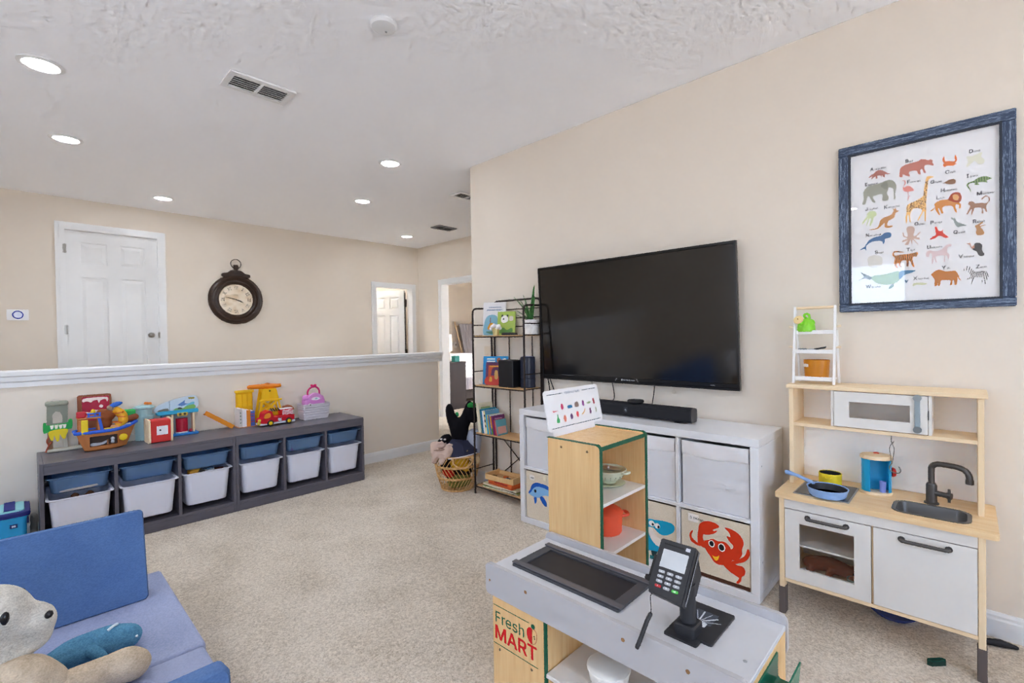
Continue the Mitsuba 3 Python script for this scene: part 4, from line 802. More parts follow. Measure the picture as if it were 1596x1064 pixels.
# ------------------------------------------------------------------ goods on the market shelves
with at(1.672, 1.068, .6135):
    t = thing('toy_colander', 'pale green colander on its saucer holding a shiny lid, upper shelf of the market tower', 'colander')
    m = mat('mint', '#cfd6c0', .35)
    part(t, 'saucer', lathe([(0, 0), (.04, 0), (.066, .010), (.068, .013), (.064, .013), (.038, .005), (0, .005)], 36), m, 40)
    part(t, 'bowl', lathe([(0, .012), (.030, .012), (.034, .022), (.056, .036), (.070, .062), (.074, .066), (.071, .068), (.066, .062), (.052, .038), (.03, .026), (0, .024)], 40), m, 40)
    for s in (-1, 1): part(t, 'handle', tube(smooth_path([(-.018, s * .07, .062), (-.014, s * .09, .064), (.014, s * .09, .064), (.018, s * .07, .062)], 5), .0042, 8), m, 40)
    part(t, 'holes', cat(*[ell((.0535 * math.cos(a) * k, .0535 * math.sin(a) * k, z), (.0022, .0022, .0022), n=1) for k, z in ((1.02, .036), (1.14, .043)) for a in np.arange(18) * math.pi / 9]), C('#5a5f52', .6), True, stuff=True)
with at(1.665, 1.066, .683, ry=8): single('metal_lid', lathe([(0, -.004), (.03, -.004), (.054, .001), (.055, .003), (.03, .0), (.008, .002), (.006, .009), (0, .010)], 36), mat('steel', '#b9bdc6', .15, metal=1.0), 'shiny metal lid lying in the pale green colander', 'lid', smooth=40)
with at(1.672, 1.085, .4185):
    t = thing('toy_pot', 'orange red toy casserole with lid and side handles, lower shelf of the market tower', 'pot')
    m = mat('coral', '#e2583a', .35)
    part(t, 'body', lathe([(0, 0), (.062, 0), (.066, .006), (.068, .078), (.066, .078), (.06, .006), (0, .005)], 40), m, 40)
    part(t, 'lid', lathe([(0, .0785), (.071, .0785), (.0715, .083), (.064, .092), (.045, .102), (.02, .107), (0, .108)], 40), m, 40)
    part(t, 'knob', lathe([(0, .107), (.009, .107), (.008, .112), (.015, .117), (.014, .122), (0, .124)], 24), m, 40)
    for s in (-1, 1): part(t, 'handle', moved(cat(tube(smooth_path([(-.02, s * .064, .066), (-.018, s * .09, .070), (.018, s * .09, .070), (.02, s * .064, .066)], 5), .0065, 8)), 0, 0, 0, rz=-130), m, 40)
with at(1.185, .765, .1925):
    t = thing('toy_bowl', 'cream white round bowl on the shelf under the market counter', 'bowl')
    part(t, 'body', lathe([(0, 0), (.03, 0), (.034, .004), (.056, .03), (.062, .06), (.060, .061), (.053, .032), (.03, .008), (0, .006)], 40), C('#ecebe4', .35), 40)
    part(t, 'lid', lathe([(0, .0612), (.0635, .0612), (.0635, .066), (.055, .072), (.03, .077), (0, .078)], 40), C('#efeee8', .35), 40)
# ------------------------------------------------------------------ wire rack shelf between the doorway and the television
RKM = mat('rack_black', '#2b2320', .5, metal=.3)
wood('rack_board', '#b98f62', '#d2ab7c', 1, .5)
RX0, RX1, RY0, RY1 = 2.468, 2.674, 2.255, 2.795
t = thing('rack_shelf', 'narrow black wire rack with four wooden shelves between the doorway and the television', 'rack')
def post(x, y, z1): part(t, 'post', cyl((x, y, .0005), (x, y, z1), .0075, n=10), RKM, 40)
for y in (RY1, RY0):
    part(t, 'end_frame', tube(np.vstack([[(RX0, y, .0005), (RX0, y, 1.40)], smooth_path([(RX0, y, 1.40), (RX0 + .006, y, 1.432), (RX0 + .03, y, 1.447), (RX0 + .07, y, 1.450)], 4), [(RX1 - .004, y, 1.450)]]), .0072, 8), RKM, 40)
    post(RX1 - .004, y, 1.450)
    for z in (1.318, 1.236, .955, .846, .473, .19, .062): part(t, 'cross_bar', cyl((RX0, y, z), (RX1 - .004, y, z), .004, n=8), RKM, 40)
a, b = RY1 - .03, RY0 + .02
part(t, 'back_frame', tube(np.vstack([[(RX1, a, .0005), (RX1, a, 1.47)], smooth_path([(RX1, a, 1.47), (RX1, a - .006, 1.495), (RX1, a - .03, 1.508)], 4), [(RX1, b + .03, 1.508)], smooth_path([(RX1, b + .03, 1.508), (RX1, b + .006, 1.495), (RX1, b, 1.47)], 4), [(RX1, b, .0005)]]), .0072, 8), RKM, 40)
for y in (2.60, 2.36): part(t, 'back_wire', cyl((RX1, y, .06), (RX1, y, 1.235), .004, n=8), RKM, 40)
for z in (1.437, 1.37, 1.303): part(t, 'back_rail', cyl((RX1, a, z), (RX1, b, z), .004, n=8), RKM, 40)
for y0, y1 in ((a, b), (b, a)): part(t, 'brace', cyl((RX1 + .003, y0, .08), (RX1 + .003, y1, .47), .0035, n=8), RKM, 40)
SHZ = (1.237, .851, .478, .068)
for z in SHZ:
    part(t, 'board', box(RX0 + .009, RX1 - .014, RY0 + .010, RY1 - .010, z - .009, z, .001), 'rack_board', False, label='wooden shelf board')
    part(t, 'board_bar', cyl((RX0 + .003, RY0, z - .012), (RX0 + .003, RY1, z - .012), .0045, n=8), RKM, 40)
# books: local x = thickness, y = depth, z = height, spine towards -y
def book(label, spine, cover, w, d, h, x, y, z, rz=0, lean=0, tip=0, group=None, extra=None, pages='#e6dfd0', name='book'):
    with at(x, y, z, rz=rz):
        with at(0, 0, 0, ry=lean, rx=tip):
            t = thing(name, label, 'book', group)
            c = .0018
            part(t, 'cover', cat(box(-w / 2, -w / 2 + c, 0, d, 0, h, .0004), box(w / 2 - c, w / 2, 0, d, 0, h, .0004), box(-w / 2 + c, w / 2 - c, 0, c, 0, h, 0)), C(cover, .4), False)
            part(t, 'pages', box(-w / 2 + c, w / 2 - c, c, d - .003, .002, h - .002, 0), C(pages, .9), False)
            if spine != cover: part(t, 'spine', box(-w / 2, w / 2, -.0006, .0, .001, h - .001, 0), C(spine, .4), False)
            if extra: extra(t, w, d, h)
def bars(t, x0, x1, z, h, c, n=1, y=-.001, gap=.006):
    for i in range(n): part(t, 'print', box(x0, x1, y - .0006, y, z - i * (h + gap), z - i * (h + gap) + h, 0), C(c, .5), False)
# face-out books: width along local x, cover towards -y
def faceout(label, cover, w, h, d, x, y, z, rz, tip, prints, side_c=None):
    with at(x, y, z, rz=rz):
        with at(0, 0, 0, rx=tip):
            t = thing('book', label, 'book')
            part(t, 'cover', cat(box(0, w, 0, .002, 0, h, .0004), box(0, w, d - .002, d, 0, h, .0004)), C(cover, .4), False)
            part(t, 'spine', box(0, .003, .0021, d - .0021, 0, h, 0), C(side_c or cover, .4), False)
            part(t, 'pages', box(.0031, w - .003, .0021, d - .0021, .002, h - .002, 0), C('#e9e4d8', .9), False)
            for nm, m, c in prints: part(t, nm, m, C(c, .5), False)
S1 = SHZ[0] + .0005
ff = lambda pts, y=-.0008: face(curve_poly(pts, 4), y, 0)
faceout('tall white picture book with a teal spine standing on the top shelf of the rack', '#e4e3e6', .185, .262, .022, 2.545, 2.765, S1, -62, -7,
        [('title_line', box(.045, .15, -.0008, 0, .218, .226, 0), '#9aa6bc'), ('title_line', box(.03, .16, -.0008, 0, .196, .206, 0), '#8f9cb4'), ('sea_picture', ff([(.012, .0), (.012, .10), (.04, .155), (.10, .16), (.125, .12), (.14, .0)]), '#7fb0c4'), ('fox_figure', ff([(.04, .05), (.05, .085), (.075, .10), (.10, .08), (.105, .05), (.08, .04)], -.0014), '#d59a34'), ('mast', box(.058, .064, -.0012, 0, .08, .14, 0), '#7a2e24'), ('boat', ff([(.03, .03), (.06, .012), (.10, .012), (.125, .03)], -.0012), '#4f7f6e')], '#3f8fb0')
faceout('green picture book with black and white animals behind the gold flower pot', '#a9c25a', .145, .185, .014, 2.575, 2.635, S1, -66, -9,
        [('panda_head', ff([(.03, .11), (.035, .14), (.06, .155), (.085, .14), (.085, .11), (.055, .095)], -.0012), '#eceae6'), ('panda_ear', ff([(.03, .145), (.035, .16), (.046, .158), (.042, .146)], -.0016), '#2a2a30'), ('panda_ear', ff([(.075, .146), (.078, .16), (.09, .156), (.086, .143)], -.0016), '#2a2a30'), ('panda_eye', ff([(.045, .122), (.047, .132), (.056, .13), (.055, .121)], -.0016), '#2a2a30'), ('second_head', ff([(.095, .12), (.1, .145), (.125, .145), (.13, .12), (.112, .108)], -.0012), '#d9d2c4'), ('leaf_print', ff([(.02, .03), (.05, .06), (.08, .04), (.12, .055), (.12, .02), (.02, .015)], -.0010), '#5f8f4a')])
with at(2.508, 2.577, S1):
    t = thing('flower_pot', 'small gold pot with a bunch of white blossom on the top shelf of the rack', 'flower pot')
    part(t, 'pot', lathe([(0, 0), (.022, 0), (.029, .056), (.027, .056), (.02, .004), (0, .004)], 24), mat('pale_gold', '#cdbf86', .35, metal=.5), 40)
    for i in range(16):
        a_, r_ = i * 2.4, .006 + .0075 * math.sqrt(i) * 1.1
        part(t, 'blossom', ell((r_ * math.cos(a_), r_ * math.sin(a_), .072 + .010 * math.sin(i * 1.7) - r_ * .35), (.0145, .0145, .012), n=1), C('#eae9ec', .7), True)
    for i in range(5): part(t, 'leaf', ell((.026 * math.cos(i * 1.3), .026 * math.sin(i * 1.3), .060), (.014, .006, .003), rz=math.degrees(i * 1.3)), C('#5f7f4f', .6), True)
with at(2.545, 2.47, S1, rz=-70):
    t = thing('remote_control', 'black remote control lying on the top shelf of the rack', 'remote control')
    part(t, 'body', loft([lift(rrect(-.06, .06, -.02, .02, .008, 3), z) for z in (0, .012)] + [lift(rrect(-.056, .056, -.016, .016, .006, 3), .017)]), C('#1b1718', .4), 30)
    for i in range(4): part(t, 'button', box(-.04 + .02 * i, -.03 + .02 * i, -.006, .006, .0172, .0188, .0005), C('#3a3638', .5), False)
with at(2.620, 2.320, S1):
    t = thing('potted_aloe', 'spiky green aloe in a white patterned pot at the right end of the top shelf', 'potted plant')
    part(t, 'pot', lathe([(0, 0), (.052, 0), (.055, .004), (.056, .108), (.053, .110), (.050, .106), (.048, .095), (0, .095)], 36), C('#e4e4e4', .6), 40)
    k = [ell((.0562 * math.cos(a), .0562 * math.sin(a), z), (.0032, .0032, .0042), n=1) for r_, z in enumerate(np.arange(.012, .104, .0125)) for a in np.arange(16) * math.pi / 8 + (r_ % 2) * math.pi / 16]
    part(t, 'knobs', cat(*k), C('#f0f0f0', .6), True, stuff=True)
    part(t, 'soil', prism(circle(.0495, 24), .095, .099), C('#2c2620', .95), False)
    r3 = np.random.default_rng(11)
    LEAFM = mat('aloe_green', mikit.proc(lambda p, n, uv: mikit.mix(lin('#1f4a24'), lin('#4f8a48'), N(p.x * 60, p.y * 60, p.z * 60))), .4)
    tips = [(-.02, .155, .20), (-.035, .125, .10), (-.03, .085, .175), (-.05, .03, .205), (-.02, -.055, .27), (-.035, -.07, .19), (-.06, -.085, .13), (-.05, .02, .10), (.0, .06, .15), (-.06, -.05, .11), (.02, -.02, .22), (-.07, .08, .06)]
    for dx, dy, up in tips:
        tip = np.array([dx, dy, 0.0]); d = tip / np.linalg.norm(tip); out = np.linalg.norm(tip); s = np.cross([0, 0, 1], d)
        pth = smooth_path([(0, 0, .088), tuple(d * out * .35 + [0, 0, .088 + up * .48]), tuple(d * out * .72 + [0, 0, .088 + up * .80]), tuple(tip + [0, 0, .088 + up])], 4)
        rows = []
        for i, p in enumerate(pth):
            q = i / (len(pth) - 1); w = .0155 * (1 - q) ** .65 + .0006
            rows.append([p - s * w, p + d * .4 * w + np.array([0, 0, -.3 * w]), p + s * w, p - d * .1 * w + np.array([0, 0, .12 * w])])
        part(t, 'leaf', loft(rows), LEAFM, 50)
S2 = SHZ[1] + .0005
faceout('bright blue picture book leaning on the second shelf of the rack', '#1f8fd0', .205, .222, .02, 2.545, 2.775, S2, -62, -8,
        [('title_line', box(.03, .10, -.0008, 0, .195, .206, 0), '#e8f0f6'), ('title_line', box(.03, .10, -.0008, 0, .176, .187, 0), '#e8f0f6'), ('round_badge', face(circle(.018, 18, .13, .192), -.0009, 0), '#b06a4a'), ('white_figure', ff([(.155, .165), (.16, .20), (.185, .205), (.195, .18), (.18, .16)], -.001), '#e8e6e2'), ('white_star', ff([(.035, .09), (.045, .105), (.055, .09), (.045, .078)], -.001), '#e8f0f6')])
faceout('purple and red picture book with golden figures in front of the blue book', '#5a2050', .165, .178, .016, 2.518, 2.715, S2, -62, -10,
        [('red_field', ff([(.005, .004), (.005, .06), (.08, .075), (.16, .06), (.16, .004)]), '#c23a2c'), ('gold_arch', face(sbox(.02, .05, .15, .155).difference(curve_poly([(.05, .04), (.05, .12), (.085, .14), (.12, .12), (.12, .04)])), -.0012, 0), '#b8482a'), ('title_line', box(.03, .14, -.002, 0, .142, .150, 0), '#e2b04a'), ('figure', ff([(.075, .05), (.072, .10), (.085, .118), (.10, .10), (.098, .05)], -.0018), '#d8a860'), ('figure', ff([(.03, .03), (.034, .06), (.048, .065), (.055, .03)], -.0018), '#d89a3a'), ('figure', ff([(.115, .03), (.118, .058), (.135, .06), (.14, .03)], -.0018), '#c98a3a')])
with at(2.505, 2.762, S2): 
    t = thing('toy_figure', 'tiny white fluffy figure at the left end of the second shelf of the rack', 'toy figure')
    part(t, 'body', blob([[((0, 0, .012), .012), ((0, 0, .022), .010)], [((0, -.004, .036), .009)], [((-.006, -.004, .044), .003)], [((.006, -.004, .044), .003)]], .006), C('#e6e2dc', .9), True)
with at(2.55, 2.465, S2):
    t = thing('black_box', 'black square box on the second shelf of the rack beside the cylinder speaker', 'box')
    part(t, 'body', box(-.06, .06, -.075, .075, 0, .200, .004), C('#16171b', .35), False); part(t, 'lid_seam', box(-.0606, .0606, -.0756, .0756, .182, .184, 0), C('#0a0a0c', .5), False)
with at(2.583, 2.326, S2):
    t = thing('cylinder_speaker', 'dark blue black cylinder speaker at the right end of the second shelf', 'speaker')
    part(t, 'body', lathe([(0, 0), (.052, 0), (.055, .005), (.055, .064), (.053, .066), (.053, .069), (.055, .071), (.055, .218), (.05, .225), (0, .226)], 36), mat('speaker_navy', '#23283a', .3), 30)
    part(t, 'top_ring', lathe([(.036, .2258), (.042, .2258), (.041, .2275), (.037, .2275), (.036, .2258)], 32), C('#6f7ba6', .3), 40)
S3 = SHZ[2] + .0005
row = [('cream tall book, first in the leaning row on the third shelf of the rack', '#e0dac0', '#ddd7be', .032, .15, .225), ('dark teal book second in the leaning row', '#2a6a86', '#2f86a4', .018, .16, .185), ('white book third in the leaning row', '#dfe3ee', '#e6e9f0', .016, .15, .175), ('pale book with black and yellow spots, fourth in the leaning row', '#e6d9a0', '#6aa8c8', .018, .15, .176), ('light blue thin book in the middle of the leaning row', '#47b0d6', '#56b4d8', .012, .14, .15),
       ('yellow thin book in the leaning row', '#dcb72a', '#d8bb3e', .010, .14, .15), ('deep blue book in the leaning row', '#2f62b0', '#e4e6ea', .014, .14, .15), ('orange and green spined book in the leaning row', '#d08a2c', '#3f8a48', .014, .14, .142), ('purple book with a plain cover near the end of the row', '#7a2a6e', '#6e2a68', .013, .13, .146), ('crimson thin book near the end of the row', '#a8283c', '#a03046', .010, .12, .120), ('small book with a teal and pink cover at the end of the row', '#b06a70', '#5fa4b4', .012, .11, .118)]
yy = 2.752
for i, (l, s, c, w, d, h) in enumerate(row):
    def deco(t, w, d, h, s=s, i=i):
        if i == 3:
            for z in (.05, .09, .13): part(t, 'spot', box(-w * .35, w * .35, -.0012, -.0006, z, z + .018, 0), C('#24242a', .5), False)
        if i == 7: part(t, 'lower_spine', box(-w / 2, w / 2, -.0012, -.0006, .004, .05, 0), C('#4f8f3c', .5), False)
        if i in (0, 8): part(t, 'print', box(w / 2, w / 2 + .0006, .02, d - .03, h * .78, h * .86, 0), C('#8fae7c' if i == 0 else '#b98ab0', .5), False)
        if i == 10: part(t, 'print', box(w / 2, w / 2 + .0006, .01, d - .01, .01, h * .55, 0), C('#d9a8a0', .5), False)
    lean = 7 + .5 * i
    book(l, s, c, w, d, h, RX0 + .016, yy - .002, S3 + math.sin(math.radians(lean)) * w / 2 + .0003, rz=-90, lean=-lean if False else lean * -1, extra=deco, group=None)
    yy -= w / math.cos(math.radians(lean)) + .0035
S4 = SHZ[3] + .0005
with at(2.568, 2.545, S4):
    for i, (l, c, w, h, dz) in enumerate([('large thin green picture book at the bottom of the stack on the lowest shelf', '#7f8f4a', .36, .010, 0), ('thin black and white book second in the stack on the lowest shelf', '#3a3630', .33, .009, .0105), ('pale thin book under the orange box on the lowest shelf', '#d8cfa8', .345, .010, .020)]):
        with at(0, 0, dz, rz=(3, -2, 2)[i]):
            t = thing('flat_book', l, 'book')
            part(t, 'cover', cat(box(-.088, .078, -w / 2, w / 2, 0, .0015, 0), box(-.088, .078, -w / 2, w / 2, h - .0015, h, 0), box(.0765, .078, -w / 2, w / 2, .0015, h - .0015, 0)), C(c, .5), False)
            part(t, 'pages', box(-.0875, .076, -w / 2 + .003, w / 2 - .003, .0016, h - .0016, 0), C('#e2dac6', .9), False)
    with at(-.005, -.01, .0305, rz=-3):
        t = thing('game_box', 'flat orange red box under the wooden tray on the lowest shelf of the rack', 'box')
        part(t, 'base', box(-.078, .07, -.13, .13, 0, .03, .001), C('#c8562c', .5), False); part(t, 'lid', box(-.080, .072, -.132, .132, .016, .036, .001), C('#d8672e', .5), False)
        part(t, 'print', box(-.0808, -.0802, -.09, .06, .019, .033, 0), C('#a8382a', .5), False)
    with at(-.008, -.0, .0672, rz=4):
        t = thing('wooden_tray', 'shallow pale wooden puzzle tray on top of the stack on the lowest shelf', 'tray')
        part(t, 'frame', cat(box(-.085, .075, -.14, -.128, 0, .046, .002), box(-.085, .075, .128, .14, 0, .046, .002), box(-.085, -.075, -.128, .128, 0, .038, .002), box(.065, .075, -.128, .128, 0, .038, .002)), 'maple_panel', False)
        part(t, 'base', box(-.075, .065, -.128, .128, .002, .008, 0), 'rack_board', False)
        for i in range(5): part(t, 'puzzle_piece', box(-.065 + .03 * (i % 3), -.04 + .03 * (i % 3), -.10 + .045 * i, -.065 + .045 * i, .008, .022, .002), C(('#d89a3c', '#5f6670', '#c8642e', '#dcb040', '#7a5a3a')[i], .5), False)
PLUSH('plush_grey', '#8e9298')
with at(2.60, 2.73, S4):
    t = thing('plush_toy', 'small grey soft toy lying at the left end of the lowest rack shelf', 'soft toy')
    part(t, 'body', blob([[((0, 0, .04), .038), ((-.03, -.01, .035), .034)], [((-.07, .0, .03), .025)], [((-.02, .035, .018), .016)], [((-.03, -.04, .018), .016)]], .014), 'plush_grey', True)
    part(t, 'nose', ell((-.095, 0, .03), (.004, .005, .004), n=1), C('#2a2a2e', .4), True)
# ------------------------------------------------------------------ wicker basket of soft toys
CANE = mat('cane', mikit.proc(lambda p, n, uv: mikit.mix(lin('#b98748'), lin('#e6c088'), N(p.x * 80, p.y * 80, p.z * 80))), .55)
BX, BY = 2.468, 3.015
with at(BX, BY, .001):
    t = thing('wicker_basket', 'round openwork wicker basket heaped with soft toys, on the carpet beside the rack', 'basket')
    R_ = lambda z: .125 + .06 * math.sin(min(z / .30, 1) * math.pi * .55)
    ring = lambda z, r=.006: tube(np.array([(R_(z) * math.cos(a), R_(z) * math.sin(a), z) for a in np.arange(40) * math.pi / 20]), r, 8, True)
    for z, r in ((.007, .007), (.10, .0045), (.11, .0045), (.195, .0045), (.205, .0045), (.283, .008)): part(t, 'hoop', ring(z, r), CANE, 40)
    part(t, 'base', lathe([(0, .002), (.125, .002), (.125, .008), (0, .008)], 36), CANE, 30)
    for z0, z1, sl in ((.008, .105, .32), (.105, .20, -.32), (.20, .283, .32)):
        st = []
        for i in range(34):
            a0 = i * 2 * math.pi / 34
            st.append(tube([(R_(z) * math.cos(a0 + sl * q), R_(z) * math.sin(a0 + sl * q), z) for q, z in zip((0, .33, .66, 1), np.linspace(z0, z1, 4))], .0032, 5))
        part(t, 'weave', cat(*st), CANE, 40, stuff=True)
    for a0 in (-2.0, 1.15):
        p = [(R_(z) * 1.06 * math.cos(a0 + da), R_(z) * 1.06 * math.sin(a0 + da), z) for da, z in ((-.42, .285), (-.40, .245), (-.22, .212), (0, .203), (.22, .212), (.40, .245), (.42, .285))]
        part(t, 'handle', tube(smooth_path(p, 5), .008, 8), CANE, 40)
for n_, c_ in (('plush_black', '#17161a'), ('plush_pale_grey', '#a9b0c2'), ('plush_cream', '#dcc9a4'), ('plush_yellow', '#d8a828'), ('plush_red', '#b8281e'), ('plush_olive', '#7d7c3e'), ('plush_rose', '#cdb4a8'), ('plush_green', '#2c7a3c')): PLUSH(n_, c_)
def soft(label, chains, m, ref=.016, name='plush_toy', **kw):
    t = thing(name, label, 'soft toy', kw.get('group')); part(t, 'body', blob(chains, ref), m, True); return t
with at(BX, BY, .012):
    soft('yellow soft toy bulging under the rim at the front of the wicker basket', [[((-.02, -.09, .24), .06), ((-.05, -.06, .21), .06)], [((-.01, -.12, .17), .035)]], 'plush_yellow')
    soft('red soft toy seen through the left side of the wicker basket', [[((-.115, .01, .135), .034), ((-.10, -.05, .13), .034)]], 'plush_red')
    PLUSH('plush_umber', '#2c211b'); soft('added dark filler standing in for the shade inside the wicker basket', [[((.0, .02, .10), .085), ((.0, .03, .22), .10)], [((.04, -.04, .15), .08), ((-.05, .04, .16), .08)]], 'plush_umber', .02)  # filler added so the gaps between the strands read dark
    soft('olive green soft toy in the bottom of the wicker basket', [[((-.06, -.03, .06), .058), ((.03, -.06, .06), .058)], [((.03, .05, .06), .055)]], 'plush_olive')
    t = soft('black soft toy with two tall ears on top of the wicker basket', [[((.025, .0, .475), .080), ((.035, .0, .41), .07)], [((.0, .03, .50), .048), ((-.022, .05, .58), .040), ((-.028, .055, .645), .030)], [((.07, -.02, .51), .050), ((.10, -.035, .595), .044), ((.115, -.035, .66), .032)], [((.03, -.05, .36), .028), ((.0, -.09, .33), .022)], [((-.03, .03, .37), .03), ((-.07, .05, .34), .022)]], 'plush_black')
    part(t, 'yellow_patch', ell((.05, .02, .535), (.014, .018, .026)), C('#d8b82c', .9), True); part(t, 'green_patch', ell((.045, .045, .575), (.012, .018, .02)), C('#2c9a5a', .9), True)
    t = soft('pale grey soft toy with cream feet slumped against the rack post', [[((.115, -.08, .40), .066), ((.10, -.105, .33), .054), ((.082, -.142, .26), .03)], [((.10, -.10, .42), .03), ((.14, -.13, .43), .026)], [((.13, -.06, .33), .04)]], 'plush_pale_grey')
    part(t, 'foot', ell((.067, -.172, .232), (.022, .016, .033), rx=-10), 'plush_cream', True, label='cream oval foot')
    part(t, 'dark_paw', ell((.05, -.15, .29), (.02, .017, .02)), 'plush_black', True)
    with at(0, 0, 0):
        t = thing('cloth_bundle', 'dark navy cloth with white piping draped over the basket front', 'cloth')
        pts = [(-.16, -.085, .268), (-.06, -.165, .286), (.05, -.175, .29), (.09, -.13, .32), (.05, -.08, .365), (-.06, -.02, .385), (-.13, -.03, .335)]
        top = np.array(pts); cpt = top.mean(0) + [0, 0, .035]
        part(t, 'body', trimesh.convex.convex_hull(np.vstack([sphere_hull([p], .012, 1).vertices for p in pts] + [sphere_hull([cpt - [0, 0, .02]], .03, 1).vertices])), C('#24263c', .9), True)
        part(t, 'piping', tube(smooth_path([(-.17, -.098, .268), (-.07, -.178, .284), (.05, -.188, .291)], 6), .0045, 6), C('#d6d0d4', .8))
        part(t, 'button', ell((-.03, -.165, .318), (.006, .005, .006), n=1), C('#a8926a', .5), True)
    t = thing('cloth_bundle', 'crumpled pink beige cloth hanging over the left rim of the basket', 'cloth')
    m = blob([[((-.185, .05, .29), .035), ((-.15, -.06, .30), .04), ((-.10, -.03, .33), .04)], [((-.19, .06, .30), .03), ((-.15, .10, .335), .032), ((-.10, .05, .345), .035)], [((-.205, .02, .27), .022), ((-.213, .03, .23), .020)], [((-.185, -.04, .27), .024), ((-.195, -.05, .24), .018)]], .012)
    m.vertices = m.vertices + m.vertex_normals * ((mfbm(m.vertices * 28, 3) - .5) * .035)[:, None]
    part(t, 'body', m, 'plush_rose', True)
    part(t, 'fold', tube(smooth_path([(-.20, .04, .318), (-.175, -.04, .335), (-.12, -.07, .33)], 6), .006, 6), C('#8f7468', .9))
    t = soft('small black and white soft toy behind the pink cloth on the basket', [[((-.09, .06, .39), .03), ((-.05, .05, .40), .03)], [((-.12, .07, .375), .018)], [((-.10, .03, .375), .014)]], 'plush_black', .012)
    for p in ((-.117, .052, .395), (-.098, .032, .392), (-.125, .075, .36)): part(t, 'white_patch', ell(p, (.012, .010, .008), n=1), C('#dcd8da', .8), True)
with at(2.49, 2.90, .30):
    t = soft('soft toy with a dark green cap behind the rack post', [[((.07, .03, .33), .045), ((.08, .02, .27), .05)]], 'plush_black')
    part(t, 'cap', ell((.075, .03, .365), (.04, .04, .028)), 'plush_green', True)
with onwall(2.83, 1.083):
    t = thing('wall_plate', 'beige blank wall plate seen between the rack shelves', 'wall plate')
    part(t, 'plate', face(rrect(-.065, .065, -.065, .065, .006), -.006, -.0005), C('#dccdb8', .5), False)
    for x in (-.025, .025): part(t, 'screw', moved(trimesh.creation.cylinder(.003, .001, sections=10), x, -.0063, 0, rx=90), C('#c8bba6', .5), 40)
# ------------------------------------------------------------------ two low grey storage units along the half wall
mat('storage_grey', mikit.proc(lambda p, n, uv: mikit.mix(lin('#54525a'), lin('#625f67'), F(p.x * 8, p.y * 60, p.z * 60, 2))), .38)
mat('bin_white', '#e2e4f0', .4, spec_trans=0.0)
scene['tray_blue'] = {'type': 'blendbsdf', 'weight': .27, 'a': {'type': 'thindielectric', 'specular_transmittance': rgb('#bcd6f0')}, 'b': {'type': 'twosided', 'bsdf': {'type': 'principled', 'base_color': rgb('#9cc2e6'), 'roughness': .3}}}
UX = (.0685, 1.0685)
UD, UH = .438, .5446
UYF = YH - .017 - UD           # front plane of the frames
def unit(x0, label):
    t = thing('storage_unit', label, 'storage unit', 'grey storage units along the half wall')
    with at(x0, UYF, 0):
        w = .9985
        part(t, 'top', box(.0185, w - .0185, .001, UD, UH - .018, UH - .0005, .001), 'storage_grey', False)
        for a in (0, w - .018): part(t, 'side', box(a, a + .018, 0, UD, .0005, UH, .001), 'storage_grey', False)
        part(t, 'bottom', box(.0185, w - .0185, .002, UD, .055, .073, .001), 'storage_grey', False)
        part(t, 'plinth', box(.0185, w - .0185, .001, .017, .0005, .0545, .001), 'storage_grey', False)
        part(t, 'rail', box(.0185, w - .0185, .001, .016, UH - .067, UH - .0185, .001), 'storage_grey', False)
        part(t, 'back', box(.0185, w - .0185, UD - .006, UD - .001, .0735, UH - .0185, 0), 'storage_grey', False)
        iw = (w - .036 - .036) / 3
        for k in (1, 2): part(t, 'divider', box(.018 + iw * k + .018 * (k - 1), .018 + iw * k + .018 * k, .0005 if k else 0, UD - .0065, .0735, UH - .0675, .001), 'storage_grey', False)
        for k in range(3):
            for s, x in ((1, .018 + (iw + .018) * k), (-1, .018 + (iw + .018) * k + iw)):
                for z in (.448, .332): part(t, 'runner', box(min(x, x + s * .012), max(x, x + s * .012), .03, UD - .02, z - .020, z - .010, .0005), C('#3a3940', .5), False)
    return [x0 + .018 + (iw + .018) * k for k in range(3)], iw
b1, IW = unit(UX[0], 'grey storage unit at the left, carrying the toy ship and the red shape box')
b2, _ = unit(UX[1], 'grey storage unit at the right, carrying the fire engine and the yellow tower')
BINS = [x + IW / 2 for x in b1 + b2]
def tub(cx, y0, ztop, w, d, h, m, name, label, group, taper=.03, wall=.0025, lip=.014):
    """open-topped tapered tub hanging by its lip; y0 = front of the lip"""
    t = thing(name, label, 'storage tub', group)
    def R(z, o, r):
        q = (ztop - z) / h
        return lift(rrect(cx - w / 2 + lip + taper * q * .55 + o, cx + w / 2 - lip - taper * q * .55 - o, y0 + lip * .8 + taper * q + o, y0 + d - lip * .8 - taper * q - o, r, 5), z)
    zb = ztop - h
    rings = [R(zb, .006, .03), R(zb + .006, 0, .035), R(ztop - .012, 0, .035), R(ztop - .006, -lip + .004, .02), R(ztop - .001, -lip, .02), R(ztop, -lip + .001, .02), R(ztop - .0005, -.001, .03), R(ztop - .012, wall, .034), R(zb + .008, wall, .033), R(zb + wall, .008, .03)]
    part(t, 'tub', loft(rings), m, 35)
    return t
ords = ['first', 'second', 'third', 'fourth', 'fifth', 'sixth']
out = [.035, .045, .010, .010, .010, .010]
for i, cx in enumerate(BINS):
    t = tub(cx, UYF - out[i], .334, IW - .006, .40, .225, 'bin_white', 'deep_tub', 'deep white plastic tub, %s from the left in the grey storage units' % ords[i], 'deep white tubs')
    tub(cx, UYF - .001, .450, IW - .006, .40, .098, 'tray_blue', 'shallow_tray', 'shallow blue see-through tray, %s from the left in the grey storage units' % ords[i], 'shallow blue trays', taper=.022, wall=.002)
def lump(label, x, y, z, m, c, name='toy', rough=.5): return single(name, m if False else moved(m, x, y, z), C(c, rough), label, 'toy', smooth=40)
y_ = UYF + .055
zt = .358
